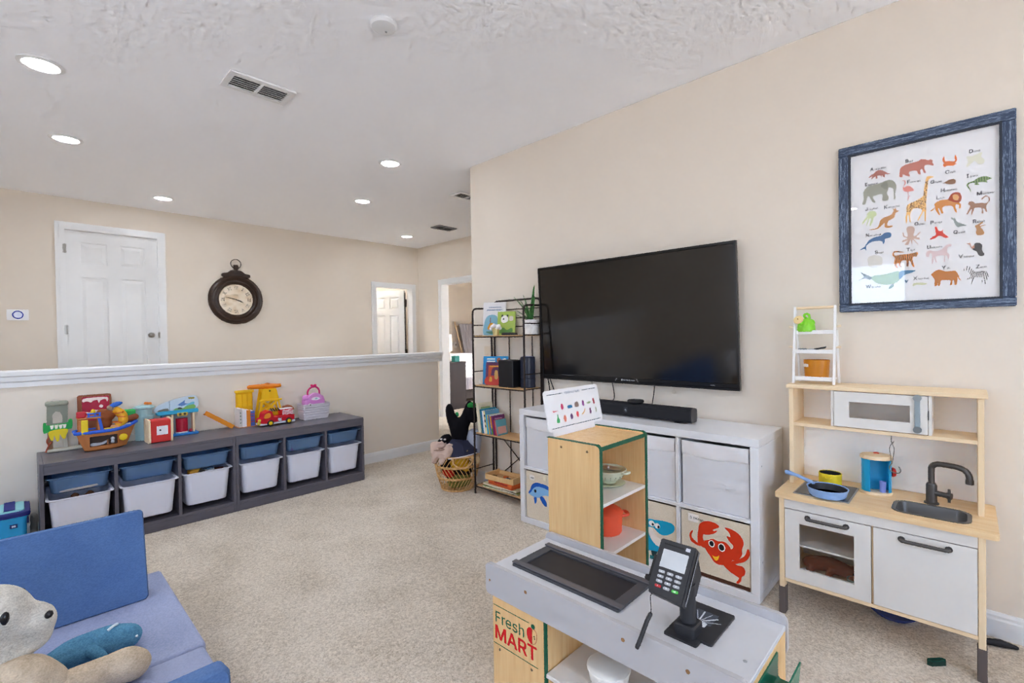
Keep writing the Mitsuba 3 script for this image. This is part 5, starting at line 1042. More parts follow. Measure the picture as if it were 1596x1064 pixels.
# contents of trays and tubs that show
def toybox(x, y, z, w, d, h, c, label, rz=0, top=None):
    with at(x, y, z, rz=rz):
        t = thing('toy_block', label, 'toy')
        part(t, 'body', box(-w / 2, w / 2, -d / 2, d / 2, 0, h, .003), C(c, .5), False)
        if top: part(t, 'top', box(-w / 2 + .002, w / 2 - .002, -d / 2 + .002, d / 2 - .002, h, h + .012, .003), C(top, .5), False)
toybox(BINS[0] - .01, y_, zt, .055, .05, .035, '#2f6aa8', 'blue toy with a green top in the first shallow tray', 4, '#2f8a62')
toybox(BINS[0] + .055, y_ + .02, zt, .055, .05, .05, '#a8c4d8', 'pale blue toy house in the first shallow tray', -6, '#bcd2de')
with at(BINS[0], y_ - .012, zt): single('toy_rail', tube(smooth_path([(-.09, -.008, .006), (-.03, -.016, .008), (.05, -.016, .010), (.10, .0, .016)], 5), .007, 8), C('#b8aea8', .6), 'curved pale toy rail along the front of the first shallow tray', 'toy')
with at(BINS[1], y_, zt):
    single('toy_track', cat(moved(box(-.105, .105, -.012, .012, 0, .014, .004), -.01, .01, .028, ry=-6)), C('#a86a68', .5), 'long faded red toy strip in the second shallow tray', 'toy')
    single('toy_board', box(-.085, .08, -.02, .06, .001, .022, .004), C('#3a78b8', .5), 'flat blue toy board in the second shallow tray', 'toy')
toybox(BINS[3] - .0, y_, zt, .05, .04, .03, '#4a9ac8', 'bright blue toy in the fourth shallow tray', 8)
toybox(BINS[3] + .07, y_, zt, .05, .04, .026, '#8f9aa8', 'grey toy in the fourth shallow tray', -8)
with at(BINS[4] - .005, y_ - .012, zt + .03): single('toy_ring', tube(np.array([(.026 * math.cos(a), 0, .026 * math.sin(a)) for a in np.arange(18) * math.pi / 9]), .009, 8, True), C('#8fb47a', .5), 'green ring toy in the fifth shallow tray', 'toy')
toybox(BINS[4] - .085, y_, zt, .05, .05, .04, '#5a4a80', 'violet toy at the left of the fifth shallow tray', 12)
toybox(BINS[4] - .045, y_ + .06, zt, .05, .05, .035, '#6f6a98', 'lilac toy behind the green ring', 20)
toybox(BINS[5] - .07, y_ + .01, zt, .07, .05, .045, '#5c5a8e', 'violet toy in the sixth shallow tray', 5)
for k in range(3): toybox(BINS[5] + .0 + .03 * k, y_ - .006, zt, .02, .016, .018 + .004 * (k % 2), '#dde2e4', 'small white toy piece in the sixth shallow tray, %s of three' % ('left', 'middle', 'right')[k], 10 * k)
toybox(BINS[5] - .03, y_ + .05, zt, .08, .04, .02, '#3f7f88', 'teal toy at the back of the sixth shallow tray', -5)
zz = .25
with at(BINS[0] + .0, UYF + .10, .118): 
    t = thing('toy_animal', 'brown toy animal sticking up behind the rim of the first deep tub', 'toy'); part(t, 'body', blob([[((-.03, 0, .05), .045), ((.03, 0, .16), .035)], [((-.02, 0, .19), .022)], [((.05, .02, .185), .02)]], .016), C('#7a5238', .7), True)
with at(BINS[2], UYF + .07, .12):
    t = thing('toy_digger', 'yellow orange toy vehicle showing above the rim of the third deep tub', 'toy'); part(t, 'body', cat(rbox(-.10, -.02, -.02, .06, 0, .22, .012), rbox(-.085, -.035, -.015, .045, .18, .235, .01)), C('#c8942e', .5), 40); part(t, 'wheel', moved(trimesh.creation.cylinder(.018, .012, sections=20), -.03, -.024, .205, rx=90), C('#2a2620', .6), 40)
toybox(BINS[2] + .02, UYF + .08, .12, .05, .06, .21, '#c9cfd2', 'grey and white toy beside the yellow vehicle in the third deep tub', 20, '#3f5f7a')
toybox(BINS[2] + .085, UYF + .09, .12, .06, .06, .20, '#6a3a2e', 'brown toy at the right of the third deep tub', -10)
# ------------------------------------------------------------------ toys on the storage units
TZ = UH + .0005
with at(.165, 4.165, TZ):
    t = thing('toy_ruin', 'grey toy stone arch with a green toothed band and yellow leaves', 'toy playset')
    with at(0, 0, 0):
        part(t, 'base', rbox(-.055, .13, -.03, .03, 0, .02, .009), C('#b4b0a2', .7), 30)
        arch = Polygon([(-.048, .175), (.044, .175), (.046, .29), (-.046, .29)], [[(-.026, .1755), (.024, .1755), (.026, .215), (.014, .25), (-.01, .258), (-.026, .235)]])
        part(t, 'arch', face(arch.buffer(.002), -.016, .016), C('#7f8478', .7), False); part(t, 'cap_stone', rbox(-.056, .052, -.022, .022, .288, .318, .012), C('#8f9284', .7), 30)
        part(t, 'post', cat(rbox(-.048, -.024, -.014, .014, .018, .182, .006)), C('#8a6a50', .7), 30)
        part(t, 'post', cat(rbox(.022, .046, -.014, .014, .018, .182, .006)), C('#b7b2a6', .7), 30)
        part(t, 'band', cat(face(curve_poly([(-.066, .128), (-.066, .185), (-.052, .186), (-.045, .172), (.04, .178), (.05, .196), (.066, .196), (.066, .148), (.05, .138), (-.045, .128)], 4), -.03, -.012)), C('#1f9a44', .5), 30)
        for x in (-.028, -.008, .012, .030): part(t, 'tooth', face([(x - .009, .170), (x + .009, .172), (x + .005, .148), (x - .005, .147)], -.033, -.030), C('#e8e6dc', .5), False)
        part(t, 'leaves', face(curve_poly([(-.04, .135), (-.036, .085), (-.024, .078), (-.018, .105), (-.008, .068), (.004, .075), (.008, .11), (.018, .085), (.03, .08), (.036, .10), (.042, .14)], 4), -.034, -.026), C('#d9c41e', .5), 30)
        part(t, 'rope', tube(smooth_path([(-.04, -.024, .10), (-.052, -.026, .075), (-.042, -.026, .052), (-.03, -.026, .07), (-.044, -.026, .045), (-.058, -.024, .005)], 5), .0045, 8), C('#9a4a34', .6))
with at(.385, 4.03, TZ, rz=0):
    t = thing('toy_ship', 'brown toy pirate ship with blue deck rails and a yellow round shield', 'toy ship')
    BR = '#b4713f'
    def hull(z, f, x0, x1, hw):
        n = 14; xs = np.linspace(-1, 1, n); u = [(x0 + (x1 - x0) * (x + 1) / 2, -hw * (1 - max(0, x - .25) ** 2 * 1.55 - max(0, -x - .6) ** 2 * 1.2)) for x in xs]
        return np.array([(a, b, z + f * max(0, a / .16) ** 2 * .03) for a, b in u] + [(a, -b, z + f * max(0, a / .16) ** 2 * .03) for a, b in u[::-1]])
    hm = loft([hull(0, 0, -.095, .075, .042), hull(.008, 0, -.110, .10, .05), hull(.07, .3, -.132, .125, .064), hull(.118, .8, -.145, .148, .068)])
    win = box(-.085, .052, -.09, -.02, .028, .094, .002)
    hm = cut(hm, win)
    part(t, 'hull', hm, C(BR, .5), 30)
    part(t, 'hold_back', box(-.084, .051, -.0225, -.0195, .029, .093, 0), C('#4a3a34', .7), False)
    part(t, 'hold_net', moved(face(curve_poly([(-.08, .035), (-.075, .05), (-.03, .048), (.0, .06), (.003, .052), (-.02, .036), (-.06, .03)], 4), -.044, -.038), 0, 0, 0), C('#a9acb4', .5), 30)
    part(t, 'hold_figure', blob([[((.028, -.04, .045), .012)], [((.028, -.042, .066), .013)]], .006), C('#ced2d8', .5), True); part(t, 'hold_post', box(-.002, .006, -.052, -.042, .03, .064, .001), C('#8a5a34', .5), False)
    part(t, 'shield', moved(lathe([(0, 0), (.022, 0), (.021, .005), (.012, .007), (0, .007)], 24), .078, -.066, .070, rx=90, rz=6), C('#e2bf1c', .4), 40)
    rail = [tuple(p) for p in hull(.122, 1.2, -.15, .155, .07)]
    part(t, 'deck_rail', tube(np.array(rail), .0105, 8, True), C('#2458c4', .4), 40, label='blue deck rail')
    part(t, 'deck', loft([hull(.116, .8, -.14, .14, .062), hull(.121, .8, -.14, .14, .062)]), C('#a2673c', .6), False)
    part(t, 'cabin', cat(*[box(a, a + .014, b, b + .014, .12, .212, .002) for a in (-.135, -.045) for b in (-.055, .042)], box(-.14, -.028, -.06, .06, .205, .216, .003)), C(BR, .5), False)
    part(t, 'cabin_strut', moved(box(-.008, .008, -.006, .006, 0, .10, .002), -.022, -.052, .118, ry=-10), C('#2458c4', .4), False)
    part(t, 'sail_yellow', moved(box(-.016, .016, -.004, .004, -.005, .086, .002), -.108, -.072, .118, ry=0), C('#e2c41c', .45), False, label='yellow folding door')
    part(t, 'chest', rbox(-.142, -.098, -.05, .0, .216, .252, .006), C('#b81f30', .45), 30); part(t, 'cabin_rail', cat(box(-.094, -.028, -.058, -.05, .216, .224, .001), box(-.094, -.028, -.058, -.05, .234, .242, .001), *[box(x, x + .008, -.0585, -.0495, .2165, .2335, .001) for x in (-.09, -.06, -.038)]), C('#2458c4', .4), False)
    part(t, 'flag', ell((-.064, -.03, .245), (.012, .012, .018)), C('#e8c41c', .5), True)
    part(t, 'figurehead_arm', cat(tube(smooth_path([(.05, -.03, .14), (.078, -.035, .16), (.082, -.035, .20), (.062, -.03, .235), (.04, -.03, .25)], 5), [.02] * 6 + [.026] * 9 + [.022] * 6, 12)), C('#e0a422', .5), 40, label='yellow striped toy figure')
    for z in (.165, .20, .228): part(t, 'stripe', moved(lathe([(.0245, -.004), (.028, -.004), (.028, .004), (.0245, .004), (.0245, -.004)], 20), .078 - (z - .2) ** 2 * 18, -.035, z, ry=-10 if z > .2 else 8), C('#c86a28', .5), 40)
    part(t, 'figure_hand', blob([[((.03, -.045, .14), .016), ((.055, -.05, .132), .014)]], .008), C('#c99068', .6), True)
    part(t, 'parrot', blob([[((.025, -.03, .272), .013), ((.05, -.03, .282), .018), ((.075, -.03, .288), .010)]], .008), C('#2a62c0', .5), True); part(t, 'figure_head', ell((.02, -.028, .262), (.018, .016, .018)), C('#8f7a68', .6), True)
    part(t, 'hair', blob([[((-.005, .02, .19), .035), ((.03, .03, .21), .03), ((-.02, .03, .23), .028)], [((.0, .01, .15), .03)]], .012), C('#8a4a24', .7), True)
    part(t, 'cargo_green', rbox(.09, .155, .0, .05, .185, .235, .012), C('#28a44e', .5), 30); part(t, 'cargo_brown', blob([[((.09, -.01, .172), .02), ((.15, .0, .185), .022)]], .008), C('#7a3f24', .6), True)
    part(t, 'cannon', cat(cyl((.07, -.04, .135), (.12, -.045, .15), .010, .008, n=14), ell((.068, -.04, .134), (.012, .012, .012))), C('#9ca2aa', .4), 40)
    part(t, 'plank', moved(box(-.035, .035, -.01, .01, 0, .006, .001), .02, -.055, .132, rz=8), C('#d8b84a', .5), False)
with at(.35, 4.212, TZ):
    t = thing('toy_map_board', 'dark red toy board with white markings in a brown frame behind the toy ship', 'toy board')
    with at(0, 0, 0, rx=-4):
        part(t, 'frame', Polygon and face(Polygon(rrect(-.088, .085, 0, .338, .014), [rrect(-.066, .074, .165, .326, .006)]), -.012, .0), C('#8a4f34', .6), False)
        part(t, 'panel', face(rrect(-.065, .073, .166, .325, .006), -.008, -.001), C('#a81c38', .5), False)
        part(t, 'white_print', cat(face(curve_poly([(-.06, .29), (-.06, .312), (-.01, .318), (.06, .315), (.068, .30), (.062, .285), (.055, .302), (.03, .296), (.02, .28), (.012, .30), (-.01, .295), (-.02, .285), (-.04, .296)], 3), -.0092, -.008), face(curve_poly([(-.055, .225), (-.02, .222), (.0, .235), (.02, .228), (.01, .215), (-.03, .212)], 3), -.0092, -.008), face(curve_poly([(.02, .255), (.03, .268), (.042, .258), (.034, .245)], 3), -.0092, -.008), face(curve_poly([(-.06, .20), (-.01, .195), (.02, .205), (-.02, .188), (-.05, .186)], 3), -.0092, -.008)), C('#ead9d6', .6), False, stuff=True)
with at(.345, 4.19, TZ): single('toy_box', cat(rbox(-.05, .22, -.02, -.006, .0, .05, .005)), C('#b5b1a6', .7), 'low pale grey toy wall piece on the storage unit behind the ship', 'toy', smooth=30)
# shape box
with at(.659, 4.005, TZ, rz=3):
    t = thing('shape_sorter', 'red wooden shape sorter box with a white square and pale sides', 'shape sorter')
    part(t, 'shell', cat(box(-.056, .056, -.05, -.040, .004, .150, .003), box(-.056, .056, .06, .07, .004, .150, .003), box(-.056, .056, -.0395, .0595, .004, .014, .001), box(-.056, .056, -.0395, .0595, .142, .152, .001)), C('#c9302c', .45), False)
    sd = Polygon(rrect(-.054, .074, 0, .158, .012)).difference(union_all([Polygon(circle(.013, 14, -.024, .115)), curve_poly([(.02, .10), (.05, .13), (.056, .10), (.03, .085)], 3), Polygon(rrect(-.005, .028, .03, .062, .004))]))
    part(t, 'side_board', side(sd, -.068, -.0565), 'birch_upright', False, label='pale wooden side with cut-out shapes'); part(t, 'side_board', side(rrect(-.054, .074, 0, .158, .012), .0565, .068), 'birch_upright', False)
    part(t, 'white_square', box(-.024, .040, -.0512, -.0502, .052, .112, .0003), C('#ebe7ea', .6), False); part(t, 'dot', face(circle(.006, 14, -.004, .084), -.0522, -.0512), C('#1c1c22', .6), False)
with at(.602, 4.172, TZ):
    t = thing('toy_pot', 'pale blue stacked toy pots with an orange lid knob behind the red shape sorter', 'pot')
    m = C('#a8cdd2', .4)
    part(t, 'lower_pot', lathe([(0, .0), (.05, 0), (.052, .13), (.062, .165), (.060, .172), (.05, .165), (.046, .01), (0, .008)], 32), m, 40); part(t, 'upper_pot', lathe([(0, .16), (.044, .16), (.05, .215), (.064, .222), (.064, .228), (.047, .226), (.041, .168), (0, .166)], 32), m, 40)
    part(t, 'lid', lathe([(0, .228), (.054, .228), (.05, .236), (.015, .243), (0, .244)], 32), m, 40); part(t, 'lid_knob', moved(rbox(-.024, .02, -.008, .008, 0, .018, .006), .025, 0, .242, ry=8), C('#d97a2e', .5), 30, label='orange knob')
# garage
with at(.80, 4.175, TZ):
    t = thing('toy_garage', 'wooden toy garage with blue base and roof, red drum and printed back board', 'toy garage')
    part(t, 'base', box(-.105, .118, -.055, .028, 0, .016, .003), C('#2b7fd0', .4), False)
    part(t, 'roof', cat(box(-.128, .122, -.045, .025, .158, .176, .004), face(Polygon([(-.128, .176), (.122, .176), (.116, .186), (-.122, .186)]), -.045, -.037)), C('#35a8d0', .4), False)
    for x in (-.045, .085): part(t, 'wall', box(x, x + .012, -.04, .022, .0165, .1575, .001), 'birch_upright', False)
    part(t, 'wall', box(-.10, -.088, -.04, .022, .0165, .1575, .001), C('#4a6f90', .5), False)
    part(t, 'back', box(-.087, .084, .018, .024, .0165, .1575, 0), C('#9fa6ac', .5), False)
    part(t, 'drum', cyl((.022, -.012, .02), (.022, -.012, .12), .036, n=28), C('#b01c38', .35), 40, label='red drum'); part(t, 'drum_rim', cyl((.022, -.012, .0165), (.022, -.012, .026), .039, n=28), C('#d8dce2', .4), 40)
    part(t, 'ball', ell((.07, -.04, .03), (.012, .012, .012)), C('#a82038', .35), True); part(t, 'lamp_panel', box(-.012, .052, -.050, -.0455, .142, .166, .002), C('#c9a94a', .5), False)
    for x in (.006, .034): part(t, 'lamp', face(circle(.008, 14, x, .155), -.0525, -.0502), C('#3a3428', .5), False)
    with at(0, .012, .176):
        k = part(t, 'board', face(curve_poly([(-.125, .0), (-.12, .045), (-.06, .072), (.02, .092), (.118, .10), (.112, .0)], 3), -.004, .0), C('#c4d4e0', .5), False, label='back board printed with a landscape')
        part(k, 'plane_print', face([(.0, .04), (.05, .075), (.045, .05), (.07, .045), (.03, .03)], -.005, -.004), C('#5f83b8', .6), False); part(k, 'hill_print', face(curve_poly([(-.02, .004), (.0, .02), (.03, .012), (.06, .03), (.105, .035), (.105, .004)], 3), -.0048, -.004), C('#7fae5c', .6), False); part(k, 'divide_print', box(-.048, -.045, -.0048, -.004, .004, .075, 0), C('#5f6a78', .6), False); part(k, 'road_print', face(curve_poly([(-.115, .004), (-.11, .016), (-.06, .024), (-.055, .004)], 3), -.0048, -.004), C('#7a7468', .6), False); part(k, 'sign_print', box(.07, .11, -.005, -.004, .078, .09, 0), C('#8f8428', .6), False); part(k, 'lake_print', face(curve_poly([(.05, .028), (.08, .05), (.106, .055), (.106, .038), (.08, .032)], 3), -.0046, -.004), C('#6fb6cf', .6), False); part(k, 'dark_print', face(curve_poly([(.0, .012), (.01, .024), (.024, .02), (.03, .01)], 3), -.0052, -.004), C('#3a4248', .6), False)
with at(1.064, 4.165, TZ):
    t = thing('toy_ramp', 'orange toy track ramp leaning down beside the toy garage', 'toy ramp')
    L = math.hypot(.176, .118)
    with at(-.092, 0, .135, ry=36.0):
        part(t, 'bed', box(0, L + .012, -.016, .016, -.004, .002, .001), C('#dc8420', .45), False)
        for y in (-.016, .0135): part(t, 'edge', box(.0, L + .012, y, y + .0025, -.012, .020, .0005), C('#e08c28', .45), False)
        part(t, 'hook', box(-.006, .006, -.012, .012, -.014, -.004, .001), C('#b06a1c', .5), False)
# books and yellow tower
with at(1.195, 4.10, TZ):
    books2 = [('grey and white striped book leading the upright set beside the yellow tower', '#cdc8c4', '#d2ccc8', .022, .145), ('white book second in the upright set beside the yellow tower', '#e8e6ea', '#e2e0e4', .030, .135), ('orange book in the upright set beside the yellow tower', '#d8862c', '#cf7d2a', .028, .128), ('blue striped book at the right of the upright set', '#3f5fa8', '#3a58a0', .03, .118)]
    x = -.012
    for i, (l, s, c, w, h) in enumerate(books2):
        def deco(t, w, d, h, i=i):
            if i == 0: [part(t, 'print', box(-.004, .004, -.0012, -.0006, z, z + .012, 0), C('#6f7a70', .5), False) for z in (.03, .055, .08, .105)]
            if i == 3: [part(t, 'stripe', box(-w / 2, w / 2, -.0012, -.0006, z, z + .008, 0), C('#8f3a5a', .5), False) for z in (.03, .05, .07, .09)]
        book(l, s, c, w, .11, h, x + w / 2, 0, .0045, extra=deco, name='thin_book'); x += w + .001
    single('toy_board', box(-.02, .12, -.012, .12, 0, .004, .001), C('#b07a5a', .6), 'thin brown board under the upright books by the yellow tower', 'board', smooth=False)
with at(1.425, 4.165, TZ):
    t = thing('toy_crane', 'tall yellow toy crane tower with lattice legs and an orange arm', 'toy crane')
    Yc = C('#e6b514', .4)
    lat = Polygon([(-.105, .075), (-.095, .075), (-.06, .285), (.044, .285), (.09, .075), (.105, .075), (.105, .02), (-.105, .02)], )
    holes = [[(-.072, .085), (.072, .085), (.0, .125)], [(-.074, .10), (-.058, .18), (-.014, .138)], [(.072, .10), (.056, .18), (.014, .138)], [(-.05, .19), (.046, .19), (.0, .15)]]
    part(t, 'tower', cat(face(Polygon(lat.exterior.coords, [h for h in holes if Polygon(h).is_valid]), -.05, -.038), face(Polygon(lat.exterior.coords, holes), .03, .042), box(-.055, .04, -.0375, .0295, .255, .285, .002)), Yc, False, label='yellow lattice tower')
    part(t, 'cross_rail', box(-.088, .085, -.056, -.05, .185, .20, .002), Yc, False); part(t, 'deck', box(-.105, .105, -.05, .042, .0, .0195, .003), Yc, False)
    part(t, 'arm', tube([(-.165, -.02, .308), (-.15, -.02, .308), (-.06, -.012, .306), (.0, -.012, .304), (.05, -.016, .303), (.09, -.018, .305)], [.012, .016, .02, .022, .018, .014], 14), C('#dd7d1c', .4), 40, label='orange arm'); part(t, 'pivot', cyl((-.01, -.01, .285), (-.01, -.01, .33), .018, n=20), C('#c87018', .4), 40)
    part(t, 'bolt', moved(trimesh.creation.cylinder(.006, .003, sections=14), -.008, -.0515, .268, rx=90), C('#4a3a18', .5), 40)
    part(t, 'track', cat(tube(smooth_path([(.10, -.03, .12), (.14, -.02, .125), (.17, -.02, .115), (.19, -.02, .09)], 5), .010, 8)), C('#a86a4a', .6), 40, label='brown track end')
with at(1.256, 4.190, TZ):
    t = thing('toy_bin', 'yellow ribbed toy box behind the upright books, left of the crane', 'toy box')
    part(t, 'body', cat(box(-.058, .062, .02, .044, 0, .26, .003)), C('#e2b010', .4), False)
    for x in (-.05, -.014, .022): part(t, 'rib', box(x, x + .03, .012, .0195, .15, .25, .003), C('#e8b816', .4), False)
    part(t, 'lid', box(-.066, .070, .008, .046, .261, .282, .004), C('#e9bd22', .4), False)
# fire engine
with at(1.43, 4.035, TZ, rz=4):
    t = thing('fire_engine', 'red toy fire engine with yellow wheels and white wave stripes', 'toy fire engine')
    red = C('#c01426', .35)
    cab = face(curve_poly([(-.125, .03), (-.128, .062), (-.11, .07), (-.098, .11), (-.045, .116), (-.04, .03)], 4), -.045, .045)
    part(t, 'body', cat(box(-.042, .135, -.042, .042, .028, .072, .004), box(.035, .125, -.04, .04, .0725, .118, .006)), red, False); part(t, 'cab', cab, red, 30)
    part(t, 'chassis', cat(box(-.135, .14, -.044, .044, .012, .0275, .003)), C('#c9ccd8', .4), False)
    for x in (-.06, .085):
        for y in (-.052, .036):
            w = part(t, 'wheel', moved(lathe([(0, 0), (.022, 0), (.0245, .004), (.0245, .012), (.022, .016), (0, .016)], 26), x, y + .016, .0245, rx=90), C('#1f1d20', .6), 40); part(w, 'hub', moved(lathe([(0, 0), (.0145, 0), (.013, .003), (0, .004)], 22), x, y if y < 0 else y + .016, .0245, rx=90 if y < 0 else -90), C('#e6c41c', .4), 40, label='yellow hub')
    part(t, 'window', face(curve_poly([(-.108, .068), (-.094, .102), (-.062, .104), (-.06, .07)], 3), -.0462, -.0452), C('#e0882a', .4), False)
    for i in range(3): part(t, 'wave_stripe', face(Polygon([(x, .079 + .013 * i + .003 * math.sin(x * 150)) for x in np.linspace(.036, .124, 16)] + [(x, .086 + .013 * i + .003 * math.sin(x * 150)) for x in np.linspace(.124, .036, 16)]), -.0412, -.0402), C('#ece6ea', .5), False)
    part(t, 'emblem', face(curve_poly([(.0, .045), (.008, .058), (.018, .05), (.03, .058), (.026, .042), (.034, .034), (.012, .03)], 3), -.0432, -.0422), C('#c4c6d2', .5), False)
    part(t, 'ladder', cat(*[moved(box(-.004, .004, -.004, .004, 0, .032, .001), x, -.02, .112, ry=-35) for x in (-.03, -.012, .006, .024)]), C('#232126', .5), False); part(t, 'white_roof', box(.03, .128, -.03, .03, .1185, .124, .002), C('#e6e2e6', .5), False)
    part(t, 'driver', cat(ell((-.135, -.03, .05), (.014, .014, .016)), ell((-.14, -.03, .03), (.015, .012, .013))), C('#c9b23a', .5), True); part(t, 'front_lamp', ell((-.128, -.036, .036), (.008, .008, .008), n=1), C('#d86a28', .5), True)
# basket with purse
with at(1.768, 4.10, TZ):
    m = bumped(mat('weave_grey', '#d3ced6', .6), lambda p, n, uv: dr.abs(dr.sin(p.x * 260 + 2.2 * dr.sin(p.z * 520))) * .7 + dr.abs(dr.sin(p.z * 300)) * .4, .0025, 1e-3)
    t = thing('woven_basket', 'pale grey woven plastic basket at the right end of the storage units', 'basket')
    def q(z, o=0): k = z / .13; return lift(rrect(-.104 - .012 * k + o, .104 + .012 * k - o, -.062 - .01 * k + o, .062 + .01 * k - o, .014, 4), z)
    part(t, 'body', loft([q(0), q(.004, -.001), q(.124, -.001), q(.128, -.004), q(.132, -.003), q(.132, .002), q(.124, .004), q(.006, .004), q(.004, .006)]), m, 30)
    for z in (.02, .04, .06, .08, .10): part(t, 'weave_band', loft([q(z, -.001), q(z + .003, -.0032), q(z + .011, -.0032), q(z + .014, -.001)], False, False), m, 30)
    part(t, 'clasp', cat(*[ell((-.062, -.076, .128), (.012, .006, .012))]), C('#e4e0e4', .5), True); part(t, 'clasp_hole', ell((-.062, -.0815, .128), (.005, .002, .006), n=1), C('#2a282c', .5), True)
    t = thing('toy_purse', 'pink toy handbag with a magenta bow handle sitting in the grey basket', 'toy handbag')
    pk = C('#cf86c8', .35)
    part(t, 'body', cat(loft([lift(rrect(-.085, .08, -.035, .035, .02, 5), .008), lift(rrect(-.092, .088, -.04, .04, .024, 5), .10), lift(rrect(-.094, .09, -.04, .04, .026, 5), .155), lift(rrect(-.086, .082, -.034, .034, .024, 5), .185), lift(rrect(-.06, .055, -.02, .02, .016, 5), .205)])), pk, 40)
    part(t, 'bubble', ell((-.072, -.012, .18), (.028, .03, .03)), pk, True)
    part(t, 'flap', face(curve_poly([(-.055, .165), (-.05, .20), (.0, .222), (.045, .20), (.05, .165), (.0, .155)], 4), -.046, -.02), C('#d894d0', .35), 30); part(t, 'white_oval', face(circle(.036, 24, 0, .172, .013), -.0475, -.046), C('#f2eaf2', .4), False); part(t, 'oval_dot', face(circle(.012, 18, .006, .173, .006), -.0485, -.0475), C('#8fc0c4', .4), False)
    part(t, 'handle', tube(smooth_path([(-.05, 0, .195), (-.046, 0, .24), (-.015, 0, .268), (.025, 0, .268), (.05, 0, .24), (.052, 0, .195)], 6), .0075, 10), C('#c22a6e', .35), 40, label='magenta handle')
    part(t, 'bow', cat(ell((-.012, 0, .283), (.014, .008, .010), ry=15), ell((.016, 0, .283), (.014, .008, .010), ry=-15), ell((.002, 0, .281), (.006, .009, .006))), C('#d8206c', .35), True, label='magenta bow')
# ------------------------------------------------------------------ blue foam play couch
def suede(name, a, b):
    mat(name, mikit.proc(lambda p, n, uv: mikit.mix(lin(a), lin(b), dr.clip(.6 * F(p.x * 9, p.y * 9, p.z * 9, 3) + .5 * N(p.x * 240, p.y * 240, p.z * 240), 0, 1))), .9, spec=.15, sheen=.6)
    return bumped(name, lambda p, n, uv: F(p.x * 500, p.y * 500, p.z * 500, 2), .0015, 8e-4)
suede('suede_blue', '#435f92', '#5d7cab'); suede('suede_pale', '#828eb0', '#a4adca')  # second one: same blue suede, its brighter nap sheen put into the colour
t = thing('play_couch', 'low blue suede foam play couch with upright back cushion, at the lower left', 'couch')
part(t, 'seat', rbox(-1.10, .428, 1.885, 2.640, .105, .200, .014), 'suede_pale', 30, label='blue seat cushion with nap sheen put into its colour')
part(t, 'seat', rbox(-1.10, .420, 1.44, 1.882, .105, .198, .014), 'suede_pale', 30, label='blue front seat cushion with nap sheen put into its colour')
part(t, 'base', rbox(-1.10, .426, 1.45, 2.636, .002, .1045, .014), 'suede_blue', 30)
with at(0, 2.372, .2015, rx=-15): part(t, 'back_cushion', loft([np.stack([r[:, 0], np.full(len(r), y), r[:, 1]], 1) for r, y in ((rrect(-1.09, .340, .004, .346, .016, 6), .0), (rrect(-1.098, .346, -.0, .352, .018, 6), .012), (rrect(-1.098, .346, .0, .352, .018, 6), .11), (rrect(-1.09, .340, .006, .346, .016, 6), .12))]), 'suede_blue', 40, label='blue upright back cushion')
with at(0, 1.50, .205, rx=-10): part(t, 'front_cushion', loft([np.stack([r[:, 0], np.full(len(r), y), r[:, 1]], 1) for r, y in ((rrect(-1.09, .394, .0, .096, .02, 6), -.0), (rrect(-1.1, .402, -.0, .104, .022, 6), .012), (rrect(-1.1, .402, .0, .104, .022, 6), .07), (rrect(-1.09, .394, .006, .098, .02, 6), .08))]), 'suede_blue', 40, label='blue low front cushion')
def fur(name, a, b, k=1.0):
    mat(name, mikit.proc(lambda p, n, uv: mikit.mix(lin(a), lin(b), dr.clip(.7 * F(p.x * 26 * k, p.y * 26 * k, p.z * 26 * k, 3) + .4 * N(p.x * 330, p.y * 330, p.z * 330), 0, 1))), .95, spec=.05, sheen=.5)
    return bumped(name, lambda p, n, uv: F(p.x * 220, p.y * 220, p.z * 220, 3), .006, 1e-3)
fur('bear_fur', '#86837b', '#eae6dd'); fur('bear_paw', '#9c8a72', '#decdb6'); fur('whale_fur', '#1d5478', '#6fa8c8', 1.0)
t = thing('teddy_bear', 'pale grey plush bear with dark eyes sitting on the blue couch', 'soft toy')
bd = blob([[((-.105, 1.94, .32), .112), ((-.085, 1.935, .41), .09)],
           [((-.070, 1.93, .475), .093)], [((-.045, 1.935, .450), .064), ((-.015, 1.928, .443), .062), ((.010, 1.925, .437), .057)], [((-.02, 1.93, .415), .058), ((.010, 1.925, .402), .048)],
           [((-.150, 1.90, .555), .034)], [((-.110, 2.01, .55), .03)],
           [((-.06, 1.90, .36), .06), ((-.03, 1.87, .33), .055)]], .012)
part(t, 'body', bd, 'bear_fur', True)
part(t, 'leg', blob([[((-.09, 1.86, .30), .085), ((-.012, 1.835, .312), .078)], [((-.012, 1.835, .312), .078), ((.018, 1.832, .285), .070)]], .014), 'bear_paw', True, label='cream plush leg')
part(t, 'leg', blob([[((-.05, 1.80, .26), .06), ((.08, 1.83, .256), .052), ((.17, 1.865, .247), .044)], [((.17, 1.865, .247), .044), ((.212, 1.848, .252), .050)], [((.212, 1.848, .252), .050), ((.226, 1.842, .247), .046)]], .014), 'bear_paw', True, label='cream plush leg with a rounded foot')
part(t, 'nose', ell((.046, 1.884, .462), (.009, .009, .011), rz=-20, ry=25), C('#17181c', .3), True, label='black nose')
part(t, 'eye', ell((-.040, 1.852, .498), (.010, .009, .020), rz=-20, ry=12), C('#141316', .15), True, label='black eye'); part(t, 'eye', ell((-.005, 1.99, .505), (.008, .009, .014), rz=20), C('#141316', .15), True)
t = thing('plush_whale', 'blue plush whale lying on the couch seat beside the bear', 'soft toy')
part(t, 'body', blob([[((.03, 2.045, .234), .030), ((.10, 2.058, .246), .043), ((.19, 2.055, .248), .045)], [((.19, 2.055, .248), .045), ((.238, 2.042, .242), .040)], [((.05, 2.06, .235), .026), ((.0, 2.045, .232), .022)]], .012), 'whale_fur', True)
